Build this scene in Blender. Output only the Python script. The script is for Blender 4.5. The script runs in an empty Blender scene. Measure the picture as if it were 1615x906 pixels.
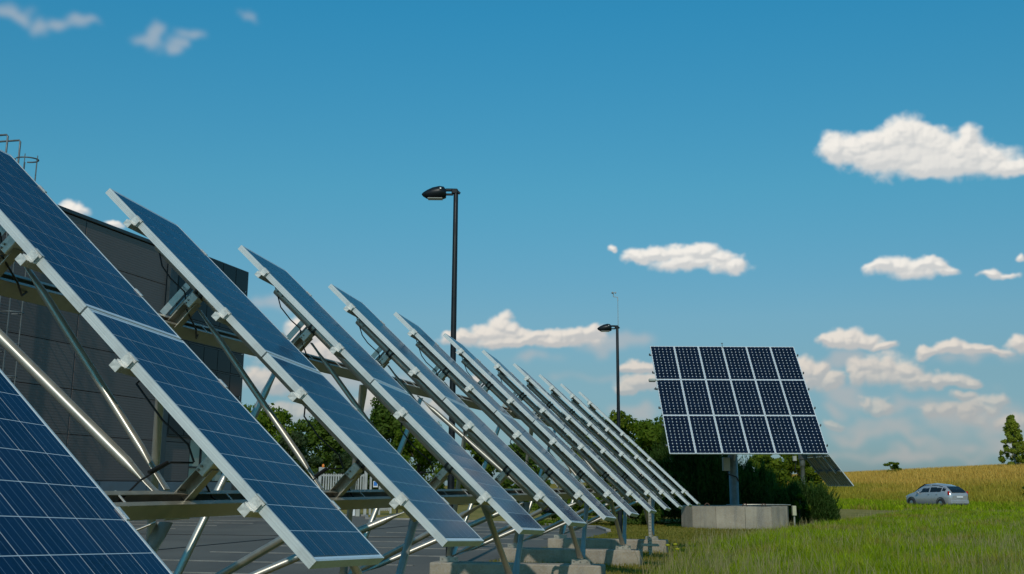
import bpy, bmesh, math, random
import numpy as np
from mathutils import Vector, Matrix
random.seed(7); RNG = np.random.default_rng(7)
SC = bpy.context.scene; COL = SC.collection
R = math.radians
EYE = 1.28
# ------------------------------------------------------------------ camera
cam_d = bpy.data.cameras.new('camera'); cam = bpy.data.objects.new('camera', cam_d); COL.objects.link(cam)
PITCH, ROLL = 0.2317, 0.0058
r0 = Vector((1, 0, 0)); f0 = Vector((0, math.cos(PITCH), math.sin(PITCH))); u0 = Vector((0, -math.sin(PITCH), math.cos(PITCH)))
cr = r0 * math.cos(ROLL) + u0 * math.sin(ROLL); cu = -r0 * math.sin(ROLL) + u0 * math.cos(ROLL)
cam.matrix_world = Matrix(((cr.x, cu.x, -f0.x, 0), (cr.y, cu.y, -f0.y, 0), (cr.z, cu.z, -f0.z, EYE), (0, 0, 0, 1)))
cam_d.sensor_width = 36; cam_d.lens = 41.786; cam_d.shift_y = -0.0801
cam_d.clip_start = 0.1; cam_d.clip_end = 5000
SC.camera = cam
# ------------------------------------------------------------------ light
SUN_EL, SUN_AZ = R(38), R(-5)          # azimuth: behind the camera, a little to its left
sdir = Vector((math.sin(SUN_AZ) * math.cos(SUN_EL), -math.cos(SUN_AZ) * math.cos(SUN_EL), math.sin(SUN_EL)))
sd = bpy.data.lights.new('sun', 'SUN'); sun = bpy.data.objects.new('sun', sd); COL.objects.link(sun)
sd.energy = 2.6; sd.angle = R(0.6); sd.color = (1.0, 0.93, 0.82)
sun.rotation_euler = sdir.to_track_quat('Z', 'Y').to_euler()
SC.view_settings.view_transform = 'Standard'; SC.view_settings.look = 'None'
SC.view_settings.exposure = -0.25; SC.view_settings.gamma = 1

def azel(px, py):
    """direction of a sky feature measured on the photograph, as azimuth / elevation in the world"""
    d = f0 + cr * ((px - 807.5) / 1874.6) - cu * ((py - 323.6) / 1874.6)
    d.normalize(); return math.atan2(d.x, d.y), math.asin(d.z)
W = bpy.data.worlds.new("World"); SC.world = W; W.use_nodes = True
wt = W.node_tree; wt.nodes.clear()
class NT:
    def __init__(s, t): s.t = t
    def n(s, typ, **kw):
        nd = s.t.nodes.new(typ)
        for k, v in kw.items(): setattr(nd, k, v)
        return nd
    def put(s, sock, v):
        if isinstance(v, bpy.types.NodeSocket): s.t.links.new(v, sock)
        elif v is not None: sock.default_value = v
    def m(s, op, a, b=None, c=None, clamp=False):
        nd = s.n('ShaderNodeMath', operation=op, use_clamp=clamp)
        for i, v in enumerate((a, b, c)): s.put(nd.inputs[i], v)
        return nd.outputs[0]
    def v(s, op, a, b=None, c=None, out=0):
        nd = s.n('ShaderNodeVectorMath', operation=op)
        for i, q in enumerate((a, b, c)):
            if q is not None: s.put(nd.inputs[i], q)
        return nd.outputs[out]
    def mix(s, f, a, b, mode='MIX'):
        nd = s.n('ShaderNodeMix', data_type='RGBA', blend_type=mode)
        s.put(nd.inputs[0], f); s.put(nd.inputs[6], a); s.put(nd.inputs[7], b)
        return nd.outputs[2]
    def noise(s, vec, scale, detail=3, rough=.5, w=None, out=0):
        nd = s.n('ShaderNodeTexNoise')
        if vec is not None: s.put(nd.inputs['Vector'], vec)
        nd.inputs['Scale'].default_value = scale; nd.inputs['Detail'].default_value = detail; nd.inputs['Roughness'].default_value = rough
        return nd.outputs[out]
    def ramp(s, f, stops):
        nd = s.n('ShaderNodeValToRGB'); s.put(nd.inputs[0], f)
        e = nd.color_ramp.elements
        while len(e) < len(stops): e.new(.5)
        for el, (p, c) in zip(e, stops):
            el.position = p; el.color = (*c, 1) if len(c) == 3 else c
        return nd.outputs[0]
    def mapr(s, v, a, b, c=0, d=1, smooth=True):
        nd = s.n('ShaderNodeMapRange', interpolation_type='SMOOTHSTEP' if smooth else 'LINEAR')
        s.put(nd.inputs[0], v)
        for i, q in zip((1, 2, 3, 4), (a, b, c, d)): nd.inputs[i].default_value = q
        return nd.outputs[0]
    def comb(s, x, y, z):
        nd = s.n('ShaderNodeCombineXYZ')
        for i, q in enumerate((x, y, z)): s.put(nd.inputs[i], q)
        return nd.outputs[0]
    def sep(s, v):
        nd = s.n('ShaderNodeSeparateXYZ'); s.put(nd.inputs[0], v); return nd.outputs
w = NT(wt)
sky = w.n('ShaderNodeTexSky', sky_type='NISHITA', sun_disc=False, sun_elevation=SUN_EL, sun_rotation=math.pi - SUN_AZ)
sky.altitude = 200; sky.air_density = 1.0; sky.dust_density = 0.6; sky.ozone_density = 1.6
gen = w.n('ShaderNodeTexCoord').outputs['Generated']
gx, gy, gz = w.sep(gen)
az = w.m('ARCTAN2', gx, gy); el = w.m('ARCSINE', gz)
# colour of this hazy summer air, from the grey horizon to the deep teal blue overhead
tint = w.ramp(w.m('MULTIPLY', el, 1.6), [(.0, (.215, .325, .47)), (.05, (.235, .355, .48)), (.144, (.296, .425, .47)), (.218, (.325, .515, .54)), (.27, (.30, .56, .585)), (.39, (.255, .677, .68)), (.63, (.158, .79, .867)), (1.0, (.15, .80, .90))])
skyc = w.mix(1.0, sky.outputs[0], tint, 'MULTIPLY')
warpv = w.comb(az, el, 0.0)
# cumulus: centre x, y, half width, height above / below the centre, all read in the photograph
PUFF = [(1312, 236, 26, 22, 22), (1345, 245, 38, 26, 24), (1395, 228, 34, 28, 42), (1431, 215, 34, 36, 56), (1472, 222, 36, 26, 50), (1510, 234, 38, 20, 42), (1535, 225, 26, 26, 50), (1562, 244, 30, 20, 34), (1592, 262, 32, 14, 18), (1470, 252, 120, 24, 26), (1395, 252, 70, 26, 20), (1610, 264, 22, 10, 14),
        (1010, 405, 30, 12, 13), (1035, 401, 34, 14, 16), (1070, 399, 36, 14, 20), (1100, 399, 34, 16, 26), (1135, 410, 34, 14, 22), (1165, 418, 20, 12, 15), (1085, 415, 66, 14, 18), (960, 398, 11, 8, 6),
        (1393, 421, 24, 9, 13), (1425, 417, 34, 15, 22), (1455, 419, 34, 13, 19), (1485, 425, 24, 9, 11), (1565, 437, 19, 8, 7), (1588, 439, 19, 6, 6), (1618, 412, 8, 9, 5),
        (708, 531, 18, 10, 12), (735, 529, 28, 12, 17), (765, 521, 28, 14, 24), (793, 513, 26, 19, 32), (818, 525, 26, 12, 22), (850, 529, 34, 13, 18), (885, 529, 30, 12, 16), (912, 527, 24, 11, 16), (933, 525, 22, 15, 16), (820, 539, 110, 9, 9),
        (1308, 541, 17, 13, 11), (1335, 536, 26, 15, 16), (1360, 541, 24, 13, 12), (1390, 551, 22, 7, 6),
        (1467, 558, 18, 8, 7), (1497, 549, 22, 13, 13), (1527, 551, 24, 11, 13), (1550, 554, 22, 9, 11), (1572, 561, 18, 7, 7), (1607, 549, 18, 13, 11), (1628, 549, 20, 15, 13),
        (1365, 586, 20, 17, 28), (1385, 579, 22, 21, 36), (1408, 579, 26, 19, 36), (1432, 583, 24, 17, 32), (1455, 595, 24, 12, 20), (1485, 601, 26, 11, 13), (1517, 603, 24, 11, 10), (1540, 607, 15, 6, 6), (1352, 592, 12, 9, 18),
        (1275, 581, 18, 16, 32), (1290, 586, 20, 16, 28), (1312, 601, 20, 13, 16), (1262, 592, 20, 20, 24), (1014, 606, 38, 18, 13), (1012, 578, 34, 9, 7), (990, 616, 22, 10, 8),
        (1465, 650, 20, 14, 13), (1500, 646, 24, 11, 13), (1535, 650, 24, 14, 22), (1570, 632, 20, 10, 10), (1530, 626, 26, 9, 9), (1552, 642, 24, 12, 14), (1385, 643, 24, 12, 10), (1364, 635, 12, 9, 12), (1600, 664, 24, 16, 14), (1312, 668, 20, 7, 8),
        (112, 332, 22, 10, 14), (182, 354, 18, 7, 8), (480, 535, 40, 30, 24), (440, 560, 46, 22, 22), (505, 560, 44, 24, 26), (430, 600, 60, 20, 20), (600, 640, 50, 20, 20), (690, 650, 34, 18, 20), (455, 655, 50, 18, 24), (755, 600, 30, 14, 14)]
# thin, low or dissolving cloud
WISP = [(90, 36, 40, 13, 13), (62, 32, 18, 10, 14), (128, 28, 24, 7, 6), (24, 24, 26, 20, 14), (228, 58, 20, 12, 14), (258, 76, 16, 12, 12), (298, 50, 20, 7, 7), (275, 66, 16, 10, 10), (388, 30, 24, 6, 5),
        (975, 545, 50, 14, 12), (1010, 540, 30, 10, 10), (1340, 572, 60, 12, 12), (1540, 570, 50, 8, 8), (1500, 660, 100, 34, 24), (1560, 655, 70, 36, 28), (1440, 640, 60, 16, 14), (1400, 680, 80, 14, 12), (1600, 705, 50, 14, 10), (1312, 645, 26, 10, 8), (1425, 692, 80, 13, 10), (1360, 690, 50, 12, 10), (1510, 702, 55, 6, 6), (1400, 665, 70, 14, 12), (1340, 625, 40, 12, 10), (1590, 690, 40, 12, 10), (1450, 720, 120, 9, 8), (1330, 720, 60, 10, 8),
        (432, 486, 34, 10, 8), (840, 562, 50, 6, 5), (930, 592, 60, 7, 5), (1180, 640, 60, 14, 10), (540, 600, 80, 40, 34), (660, 615, 70, 24, 18), (1010, 662, 40, 12, 10), (430, 690, 60, 20, 20)]
# ---- clouds of this day, computed here as two small maps over azimuth and elevation
def vnoise(X, Y, seed):
    xi = np.floor(X).astype(np.int32); yi = np.floor(Y).astype(np.int32); fx = (X - xi).astype(np.float32); fy = (Y - yi).astype(np.float32)
    L_ = np.random.default_rng(seed).random((256, 256), dtype=np.float32)
    fx = fx * fx * fx * (fx * (fx * 6 - 15) + 10); fy = fy * fy * fy * (fy * (fy * 6 - 15) + 10)
    x0, x1, y0, y1 = xi & 255, (xi + 1) & 255, yi & 255, (yi + 1) & 255
    return (L_[y0, x0] * (1 - fx) + L_[y0, x1] * fx) * (1 - fy) + (L_[y1, x0] * (1 - fx) + L_[y1, x1] * fx) * fy
def fbm(X, Y, oct_, seed, rough=.5, bill=False):
    s_, a_, t_ = 0, 1.0, 0.0
    for o_ in range(oct_):
        q = vnoise(X * 2 ** o_ + 17.3 * o_, Y * 2 ** o_ + 5.1 * o_, seed + o_)
        if bill: q = np.minimum(1, np.abs(2 * q - 1) * 1.6)
        s_ = s_ + q * a_; t_ += a_; a_ *= rough
    return s_ / t_
def blur(A, n, r):
    for _ in range(n):
        for ax in (0, 1):
            B = np.cumsum(np.pad(A, [(r + 1, r) if ax == k else (0, 0) for k in (0, 1)], mode='edge'), axis=ax, dtype=np.float64)
            A = ((B[2 * r + 1:] - B[:-2 * r - 1]) if ax == 0 else (B[:, 2 * r + 1:] - B[:, :-2 * r - 1])) / (2 * r + 1)
    return A.astype(np.float32)
def cloud_map(az0, az1, el0, el1, nx, ny, puffs, wisps, seed, k=1.0):
    """alpha and sunlit share of the cloud cover on an az / el grid; k scales the texture (1 = grain of the nearer view)"""
    ppr = nx / (az1 - az0)
    A, E = np.meshgrid(np.linspace(az0, az1, nx, dtype=np.float32), np.linspace(el0, el1, ny, dtype=np.float32))
    fr_ = 1 / k
    wa = (fbm(A * 52 * fr_, E * 52 * fr_, 5, seed + 10, .47) - .5); we = (fbm(A * 52 * fr_ + 40, E * 52 * fr_ + 9, 5, seed + 30, .47) - .5)
    big = fbm(A * 30 * fr_, E * 44 * fr_, 5, seed + 50, .55) - .5
    bl = fbm(A * 75 * fr_, E * 85 * fr_, 4, seed + 70, .5, True); bl2 = fbm(A * 48 * fr_, E * 62 * fr_, 3, seed + 90, .5, True)
    def field(L, warp):
        F_ = np.full(A.shape, 9.0, np.float32)
        for a, e, sx, st, sb in L:
            m_ = 2.6
            i0, i1 = int((a - m_ * sx - az0) * ppr), int((a + m_ * sx - az0) * ppr) + 2
            ey = ny / (el1 - el0); j0, j1 = int((e - m_ * sb - .004 - el0) * ey), int((e + m_ * st + .004 - el0) * ey) + 2
            i0, i1, j0, j1 = max(0, i0), min(nx, i1), max(0, j0), min(ny, j1)
            if i0 >= i1 or j0 >= j1: continue
            S_ = np.s_[j0:j1, i0:i1]
            u = (A[S_] + wa[S_] * warp - a) / sx; v_ = E[S_] + we[S_] * warp * .8 - e
            v_ = np.where(v_ > 0, v_ / st, -v_ / sb)
            d_ = np.sqrt(u * u + v_ * v_)
            h_ = np.clip(.5 + .5 * (F_[S_] - d_) / .22, 0, 1)
            F_[S_] = F_[S_] * (1 - h_) + d_ * h_ - .22 * h_ * (1 - h_)
        return F_
    f_ = field(puffs, .017 * k)
    D = 1.08 - f_ + big * .75 + (bl - .45) * .20
    al = np.clip((D + .10) / .60, 0, 1); al = al * al * (3 - 2 * al)
    al = blur(al, 1, max(1, int(ppr * .0006 * k)))
    thick = np.clip(D, 0, 1.0) ** .6
    H = blur(thick, 2, max(1, int(ppr * .0012 * k))) * .0105 * k + bl * thick * .0018 * k + bl2 * thick * .0034 * k
    H = blur(H, 2, max(1, int(ppr * .0008 * k)))
    gy_, gx__ = np.gradient(H); gx__ *= ppr; gy_ *= ny / (el1 - el0)
    nz = 1 / np.sqrt(1 + gx__ ** 2 + gy_ ** 2)
    lit_ = (.66 + gx__ * .30 - gy_ * .52) * nz
    lit_ = np.clip((lit_ - .18) / .70, 0, 1)
    lit_ = blur(lit_, 1, max(1, int(ppr * .0009 * k)))
    # shade towards the flat bases: cover above a point dims it
    up_ = np.zeros_like(D); sh = int(.006 * k * ny / (el1 - el0))
    for q in (1, 2, 3): up_[:-sh * q] += np.clip(D[sh * q:], 0, .8)
    lit_ = np.clip(lit_ * (1 - .20 * np.clip(up_, 0, 2.2)) + .08, 0, 1)
    g_ = field(wisps, .030 * k)
    Dw = 1.2 - g_ + big * 1.5 + (bl - .45) * .25
    aw = np.clip(Dw / 1.0, 0, 1); aw = aw * aw * (3 - 2 * aw)
    aw = blur(aw, 2, max(1, int(ppr * .0022 * k)))
    return al, lit_, aw
def ell(L):
    out = []
    for (x, y, hw, ht, hb) in L:
        a, e = azel(x, y); k = 1 / 1874.6; out.append((a, e, hw * k * 1.02, ht * k, hb * k))
    return out
rs = random.Random(3); FARC = []
for _ in range(26):                        # the same kind of sky all the way round
    a = rs.uniform(.72, 2 * math.pi - .72); a = a - 2 * math.pi if a > math.pi else a
    e = rs.uniform(.05, .42); s_ = .5 + e * 2.2
    for _ in range(5): FARC.append((a + rs.uniform(-.05, .05) * s_, e + rs.uniform(-.004, .008) * s_, rs.uniform(.02, .035) * s_, rs.uniform(.008, .02) * s_, rs.uniform(.007, .011) * s_))
def cloud_image(name, az0, az1, nx, ny, puffs, wisps, seed, k):
    al, li, aw = cloud_map(az0, az1, 0, .6, nx, ny, puffs, wisps, seed, k)
    px_ = np.ones((ny, nx, 4), np.float32); px_[..., 0] = al; px_[..., 1] = li; px_[..., 2] = aw
    im = bpy.data.images.new(name, nx, ny, alpha=False); im.colorspace_settings.name = 'Non-Color'
    im.pixels.foreach_set(px_.ravel()); im.update(); im.pack()
    uv = w.comb(w.m('DIVIDE', w.m('SUBTRACT', az, az0), az1 - az0), w.m('DIVIDE', el, .6), 0.0)
    tx = w.n('ShaderNodeTexImage', image=im, extension='EXTEND'); w.put(tx.inputs[0], uv); return tx.outputs[0]
near_c = cloud_image('clouds_ahead', -.6, .6, 2400, 1200, ell(PUFF), ell(WISP), 5, 1.0)
far_c = cloud_image('clouds_around', -math.pi, math.pi, 2800, 280, FARC, [], 25, 1.6)
aA, lit, aB = w.sep(w.mix(w.m('LESS_THAN', w.m('ABSOLUTE', az), .6), far_c, near_c))
aB = w.m('MULTIPLY', aB, .56)
low = w.mapr(el, .02, .20)
cw = w.mix(low, (5.1, 4.4, 3.7, 1), (7.2, 6.9, 6.4, 1)); cs = w.mix(low, (3.0, 3.0, 3.0, 1), (4.8, 4.9, 4.9, 1))
ccol = w.mix(lit, cs, cw)
aA = w.m('MULTIPLY', aA, w.mapr(el, .03, .115, .45, .98))
c1 = w.mix(aB, skyc, w.mix(low, (4.0, 3.6, 3.4, 1), (3.9, 4.1, 4.3, 1)))
c2 = w.mix(aA, c1, ccol)
bg = w.n('ShaderNodeBackground'); w.put(bg.inputs[0], c2); bg.inputs[1].default_value = 0.15
w.put(w.n('ShaderNodeOutputWorld').inputs[0], bg.outputs[0])
# ------------------------------------------------------------------ mesh helpers
class MB:
    def __init__(s): s.v = []; s.f = []; s.sm = []; s.uv = None
    def add(s, vs, fs, smooth=False):
        o = len(s.v); s.v += [tuple(q) for q in vs]
        for f in fs: s.f.append(tuple(o + i for i in f)); s.sm.append(smooth)
        return s
    def box(s, c, size, ax=None, ch=0.0):
        c = Vector(c); h = Vector(size) / 2
        ax = ax or (Vector((1, 0, 0)), Vector((0, 1, 0)), Vector((0, 0, 1)))
        if ch <= 0:
            vs = [c + ax[0] * (i * h.x) + ax[1] * (j * h.y) + ax[2] * (k * h.z) for i in (-1, 1) for j in (-1, 1) for k in (-1, 1)]
            return s.add(vs, [(0, 1, 3, 2), (4, 6, 7, 5), (0, 4, 5, 1), (2, 3, 7, 6), (0, 2, 6, 4), (1, 5, 7, 3)])
        bm = bmesh.new(); bmesh.ops.create_cube(bm, size=1)
        for q in bm.verts: q.co = Vector((q.co.x * size[0], q.co.y * size[1], q.co.z * size[2]))
        bmesh.ops.bevel(bm, geom=bm.edges[:], offset=ch, segments=1, affect='EDGES')
        bm.verts.index_update()
        vs = [c + ax[0] * q.co.x + ax[1] * q.co.y + ax[2] * q.co.z for q in bm.verts]
        fs = [[q.index for q in f.verts] for f in bm.faces]; bm.free()
        return s.add(vs, fs)
    def tube(s, a, b, r, r2=None, n=12, caps=True):
        a, b = Vector(a), Vector(b); r2 = r if r2 is None else r2
        d = (b - a).normalized(); x = d.orthogonal().normalized(); y = d.cross(x)
        vs = []
        for q, rr in ((a, r), (b, r2)):
            for i in range(n):
                t = 2 * math.pi * i / n; vs.append(q + x * (rr * math.cos(t)) + y * (rr * math.sin(t)))
        s.add(vs, [(i, (i + 1) % n, n + (i + 1) % n, n + i) for i in range(n)], True)
        if caps: s.add(vs[:n], [tuple(range(n))[::-1]]); s.add(vs[n:], [tuple(range(n))])
        return s
    def path(s, pts, r, n=7):
        """bent tube through pts"""
        pts = [Vector(q) for q in pts]; rings = []
        x = None
        for i, q in enumerate(pts):
            d = (pts[min(i + 1, len(pts) - 1)] - pts[max(i - 1, 0)]).normalized()
            x = d.orthogonal().normalized() if x is None else (x - d * x.dot(d)).normalized()
            y = d.cross(x); rr = r[i] if isinstance(r, (list, tuple)) else r
            rings.append([q + x * (rr * math.cos(2 * math.pi * k / n)) + y * (rr * math.sin(2 * math.pi * k / n)) for k in range(n)])
        vs = [q for g in rings for q in g]
        fs = [(i * n + k, i * n + (k + 1) % n, (i + 1) * n + (k + 1) % n, (i + 1) * n + k) for i in range(len(pts) - 1) for k in range(n)]
        s.add(vs, fs, True); s.add(rings[0], [tuple(range(n))[::-1]]); s.add(rings[-1], [tuple(range(n))])
        return s
    def lathe(s, c, prof, n=20, ax=None, smooth=True):
        c = Vector(c); ax = ax or (Vector((1, 0, 0)), Vector((0, 1, 0)), Vector((0, 0, 1)))
        vs = [c + ax[0] * (rr * math.cos(2 * math.pi * k / n)) + ax[1] * (rr * math.sin(2 * math.pi * k / n)) + ax[2] * z for rr, z in prof for k in range(n)]
        fs = [(i * n + k, i * n + (k + 1) % n, (i + 1) * n + (k + 1) % n, (i + 1) * n + k) for i in range(len(prof) - 1) for k in range(n)]
        s.add(vs, fs, smooth)
        s.add(vs[:n], [tuple(range(n))[::-1]]); s.add(vs[-n:], [tuple(range(n))])
        return s
    def prism(s, pts, h):
        """closed polygon pts (list of Vectors), pushed along vector h"""
        pts = [Vector(q) for q in pts]; h = Vector(h); n = len(pts)
        return s.add(pts + [q + h for q in pts], [tuple(range(n))[::-1], tuple(range(n, 2 * n))] + [(i, (i + 1) % n, n + (i + 1) % n, n + i) for i in range(n)])
    def mesh(s, name):
        me = bpy.data.meshes.new(name); me.from_pydata(s.v, [], s.f)
        me.polygons.foreach_set('use_smooth', s.sm); me.update()
        bm = bmesh.new(); bm.from_mesh(me); bmesh.ops.recalc_face_normals(bm, faces=bm.faces[:]); bm.to_mesh(me); bm.free()
        if s.uv is not None:
            ul = me.uv_layers.new(name='UVMap'); ul.data.foreach_set('uv', np.array(s.uv, float).ravel())
        return me
    def obj(s, name, mat, parent=None, **kw): return link(name, s.mesh(name), mat, parent, **kw)
def link(name, me, mat=None, parent=None, **kw):
    o = bpy.data.objects.new(name, me); COL.objects.link(o)
    if mat is not None and me is not None and not me.materials: me.materials.append(mat)
    if parent is not None: o.parent = parent
    for k, q in kw.items(): o[k] = q
    return o
def thing(name, label, cat, loc=(0, 0, 0), mtx=None, group=None):
    o = bpy.data.objects.new(name, None); COL.objects.link(o)
    o.matrix_world = mtx if mtx is not None else Matrix.Translation(loc)
    o.empty_display_size = .2
    o['label'] = label; o['category'] = cat
    if group: o['group'] = group
    return o
def tag(o, label, cat, group=None):
    o['label'] = label; o['category'] = cat
    if group: o['group'] = group
    return o
def npmesh(name, V, F, mat, smooth=False):
    """big mesh from arrays; F is (n,3) or (n,4)"""
    me = bpy.data.meshes.new(name); k = F.shape[1]
    me.vertices.add(len(V)); me.vertices.foreach_set('co', V.astype(np.float32).ravel())
    me.loops.add(F.size); me.loops.foreach_set('vertex_index', F.astype(np.int32).ravel())
    me.polygons.add(len(F)); me.polygons.foreach_set('loop_start', np.arange(0, F.size, k, dtype=np.int32))
    me.polygons.foreach_set('loop_total', np.full(len(F), k, np.int32))
    me.update(calc_edges=True); me.validate()
    if smooth: me.polygons.foreach_set('use_smooth', np.ones(len(F), bool))
    me.materials.append(mat); return me
# ------------------------------------------------------------------ materials
def material(name, col=(.5, .5, .5), rough=.5, metal=0.0, spec=.5, fn=None):
    m = bpy.data.materials.new(name); m.use_nodes = True; t = NT(m.node_tree)
    b = m.node_tree.nodes['Principled BSDF']
    b.inputs['Base Color'].default_value = (*col, 1); b.inputs['Roughness'].default_value = rough
    b.inputs['Metallic'].default_value = metal; b.inputs['Specular IOR Level'].default_value = spec
    if fn: fn(t, b)
    return m
def weather(amount=.25, scale=6, bump=0.0, stretch=(1, 1, 1), rvar=.12, fine=60):
    def fn(t, b):
        oc = t.n('ShaderNodeTexCoord').outputs['Object']
        oc = t.v('MULTIPLY', oc, stretch)
        n1 = t.noise(oc, scale, 5, .6); n2 = t.noise(oc, fine, 3, .6)
        base = tuple(b.inputs['Base Color'].default_value)
        f = t.m('ADD', t.m('MULTIPLY', n1, .7), t.m('MULTIPLY', n2, .3))
        dk = tuple(q * (1 - amount) for q in base[:3]) + (1,); lt = tuple(min(1, q * (1 + amount)) for q in base[:3]) + (1,)
        t.put(b.inputs['Base Color'], t.mix(t.mapr(f, .3, .7), dk, lt))
        t.put(b.inputs['Roughness'], t.mapr(n1, .3, .7, max(.03, b.inputs['Roughness'].default_value - rvar), min(1, b.inputs['Roughness'].default_value + rvar)))
        if bump:
            bn = t.n('ShaderNodeBump'); bn.inputs['Strength'].default_value = bump; bn.inputs['Distance'].default_value = .01
            t.put(bn.inputs['Height'], f); t.put(b.inputs['Normal'], bn.outputs[0])
    return fn
M = {}
def anod(t, b):
    oc = t.n('ShaderNodeTexCoord').outputs['Object']
    n1 = t.noise(t.v('MULTIPLY', oc, (60, 1.2, 120)), 1.0, 3, .6)     # grain along the extrusion
    n2 = t.noise(oc, 5, 4, .6)
    c = t.mix(t.mapr(n1, .3, .7), (.50, .54, .545, 1), (.60, .645, .645, 1))
    t.put(b.inputs['Base Color'], t.mix(t.m('MULTIPLY', t.mapr(n2, .45, .75), .35), c, (.27, .27, .25, 1)))
M['frame'] = material('anodised_aluminium', (.42, .44, .43), .45, .15, .5, anod)
M['clamp'] = material('clamp_aluminium', (.62, .61, .57), .38, .3, .5, weather(.2, 30, 0, rvar=.1))
M['rail'] = material('rail_aluminium', (.50, .50, .47), .36, .7, .5, weather(.15, 12))
M['galv'] = material('galvanised_steel', (.43, .405, .34), .42, .55, .5, weather(.14, 9, .03, rvar=.08, fine=140))
M['tube'] = material('galvanised_tube', (.46, .44, .385), .40, .65, .5, weather(.10, 7, .02, rvar=.06, fine=90))
M['dark_steel'] = material('dark_bearing_steel', (.06, .065, .065), .45, .3, .5, weather(.3, 30))
M['cable'] = material('cable_rubber', (.012, .012, .013), .5)
M['bolt'] = material('bolt_steel', (.30, .27, .23), .4, .8)
def polycell(t, b):
    uv = t.n('ShaderNodeTexCoord').outputs['UV']
    ux, uy, _ = t.sep(uv)
    rnd = t.n('ShaderNodeObjectInfo').outputs['Random']; isl = t.n('ShaderNodeNewGeometry').outputs['Random Per Island']
    rr = t.m('FRACT', t.m('ADD', t.m('MULTIPLY', rnd, 7.3), isl))
    oc = t.n('ShaderNodeTexCoord').outputs['Object']
    v = t.n('ShaderNodeTexVoronoi'); v.inputs['Scale'].default_value = 60; t.put(v.inputs['Vector'], t.v('ADD', oc, t.comb(rr, t.m('MULTIPLY', rr, 5), 0)))
    fl = t.sep(v.outputs['Color'])[0]
    blue = t.mix(rr, (.002, .012, .036, 1), (.005, .026, .072, 1))
    blue = t.mix(t.m('MULTIPLY', fl, .5), blue, (.006, .029, .085, 1))
    bars = None
    for x in (.2, .5, .8):
        q = t.m('LESS_THAN', t.m('ABSOLUTE', t.m('SUBTRACT', ux, x)), .0085)
        bars = q if bars is None else t.m('MAXIMUM', bars, q)
    fing = t.m('LESS_THAN', t.m('FRACT', t.m('MULTIPLY', uy, 60)), .10)
    c = t.mix(t.m('MULTIPLY', fing, .04), blue, (.3, .36, .42, 1))
    c = t.mix(t.m('MULTIPLY', bars, .50), c, (.17, .27, .37, 1))
    pos = t.n('ShaderNodeNewGeometry').outputs['Position']
    dust = t.m('MULTIPLY', t.mapr(t.noise(pos, 1.3, 6, .7), .42, .75), .035)
    drop = t.m('GREATER_THAN', t.noise(pos, 21, 2, .5), .795)
    c = t.mix(dust, c, (.30, .28, .24, 1)); t.put(b.inputs['Base Color'], t.mix(t.m('MULTIPLY', drop, .35), c, (.38, .36, .30, 1)))
    d = t.noise(oc, 3, 4, .65)
    b.inputs['Specular IOR Level'].default_value = 0.0
    gl = t.n('ShaderNodeBsdfGlossy'); t.put(gl.inputs['Roughness'], t.mapr(d, .3, .75, .07, .20)); gl.inputs[0].default_value = (.95, .97, 1, 1)
    fr_ = t.n('ShaderNodeFresnel'); fr_.inputs[0].default_value = 1.36
    mx = t.n('ShaderNodeMixShader'); t.put(mx.inputs[0], t.m('MULTIPLY', fr_.outputs[0], .55)); t.put(mx.inputs[1], b.outputs[0]); t.put(mx.inputs[2], gl.outputs[0])
    t.put(t.t.nodes['Material Output'].inputs[0], mx.outputs[0])
M['cell'] = material('polycrystalline_cell', (.01, .04, .12), .12, 0, .13, polycell)
def monocell(t, b):
    ux, uy, _ = t.sep(t.n('ShaderNodeTexCoord').outputs['UV'])
    isl = t.n('ShaderNodeNewGeometry').outputs['Random Per Island']
    q = t.m('MAXIMUM', t.m('LESS_THAN', t.m('ABSOLUTE', t.m('SUBTRACT', ux, .3)), .012), t.m('LESS_THAN', t.m('ABSOLUTE', t.m('SUBTRACT', ux, .7)), .012))
    c = t.mix(isl, (.003, .008, .020, 1), (.005, .012, .030, 1))
    t.put(b.inputs['Base Color'], t.mix(t.m('MULTIPLY', q, .15), c, (.2, .25, .3, 1)))
M['mono'] = material('monocrystalline_cell', (.01, .02, .05), .10, 0, .12, monocell)
M['sheet'] = material('white_backsheet', (.62, .68, .74), .12, 0, .15)
M['sheet_w'] = material('bright_backsheet', (.62, .66, .68), .25)
M['panel_back'] = material('panel_back_film', (.17, .22, .26), .45, 0, .5, weather(.2, 4))
def concrete(t, b):
    oc = t.n('ShaderNodeTexCoord').outputs['Object']
    geo = t.n('ShaderNodeNewGeometry'); pos = geo.outputs['Position']
    n1 = t.noise(pos, 1.6, 6, .65); n2 = t.noise(pos, 34, 4, .6); st = t.noise(t.v('MULTIPLY', pos, (3.2, 3.2, .22)), 1.5, 4, .6)
    c = t.mix(t.mapr(n1, .3, .7), (.27, .225, .165, 1), (.40, .34, .255, 1))
    c = t.mix(t.m('MULTIPLY', t.mapr(st, .48, .72), .6), c, (.15, .14, .125, 1))
    c = t.mix(t.m('MULTIPLY', t.mapr(n2, .35, .7), .35), c, (.42, .41, .39, 1))
    z = t.sep(pos)[2]
    moss = t.m('MULTIPLY', t.mapr(z, .16, .0), t.mapr(n1, .35, .65))
    t.put(b.inputs['Base Color'], t.mix(t.m('MULTIPLY', moss, .6), c, (.09, .10, .05, 1)))
    bn = t.n('ShaderNodeBump'); bn.inputs['Strength'].default_value = .5; bn.inputs['Distance'].default_value = .012
    t.put(bn.inputs['Height'], t.m('ADD', n2, n1)); t.put(b.inputs['Normal'], bn.outputs[0])
M['concrete'] = material('weathered_concrete', (.3, .3, .28), .9, 0, .2, concrete)
M['black'] = material('black_lamp_paint', (.008, .011, .014), .45, 0, .3, weather(.3, 5))
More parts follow.
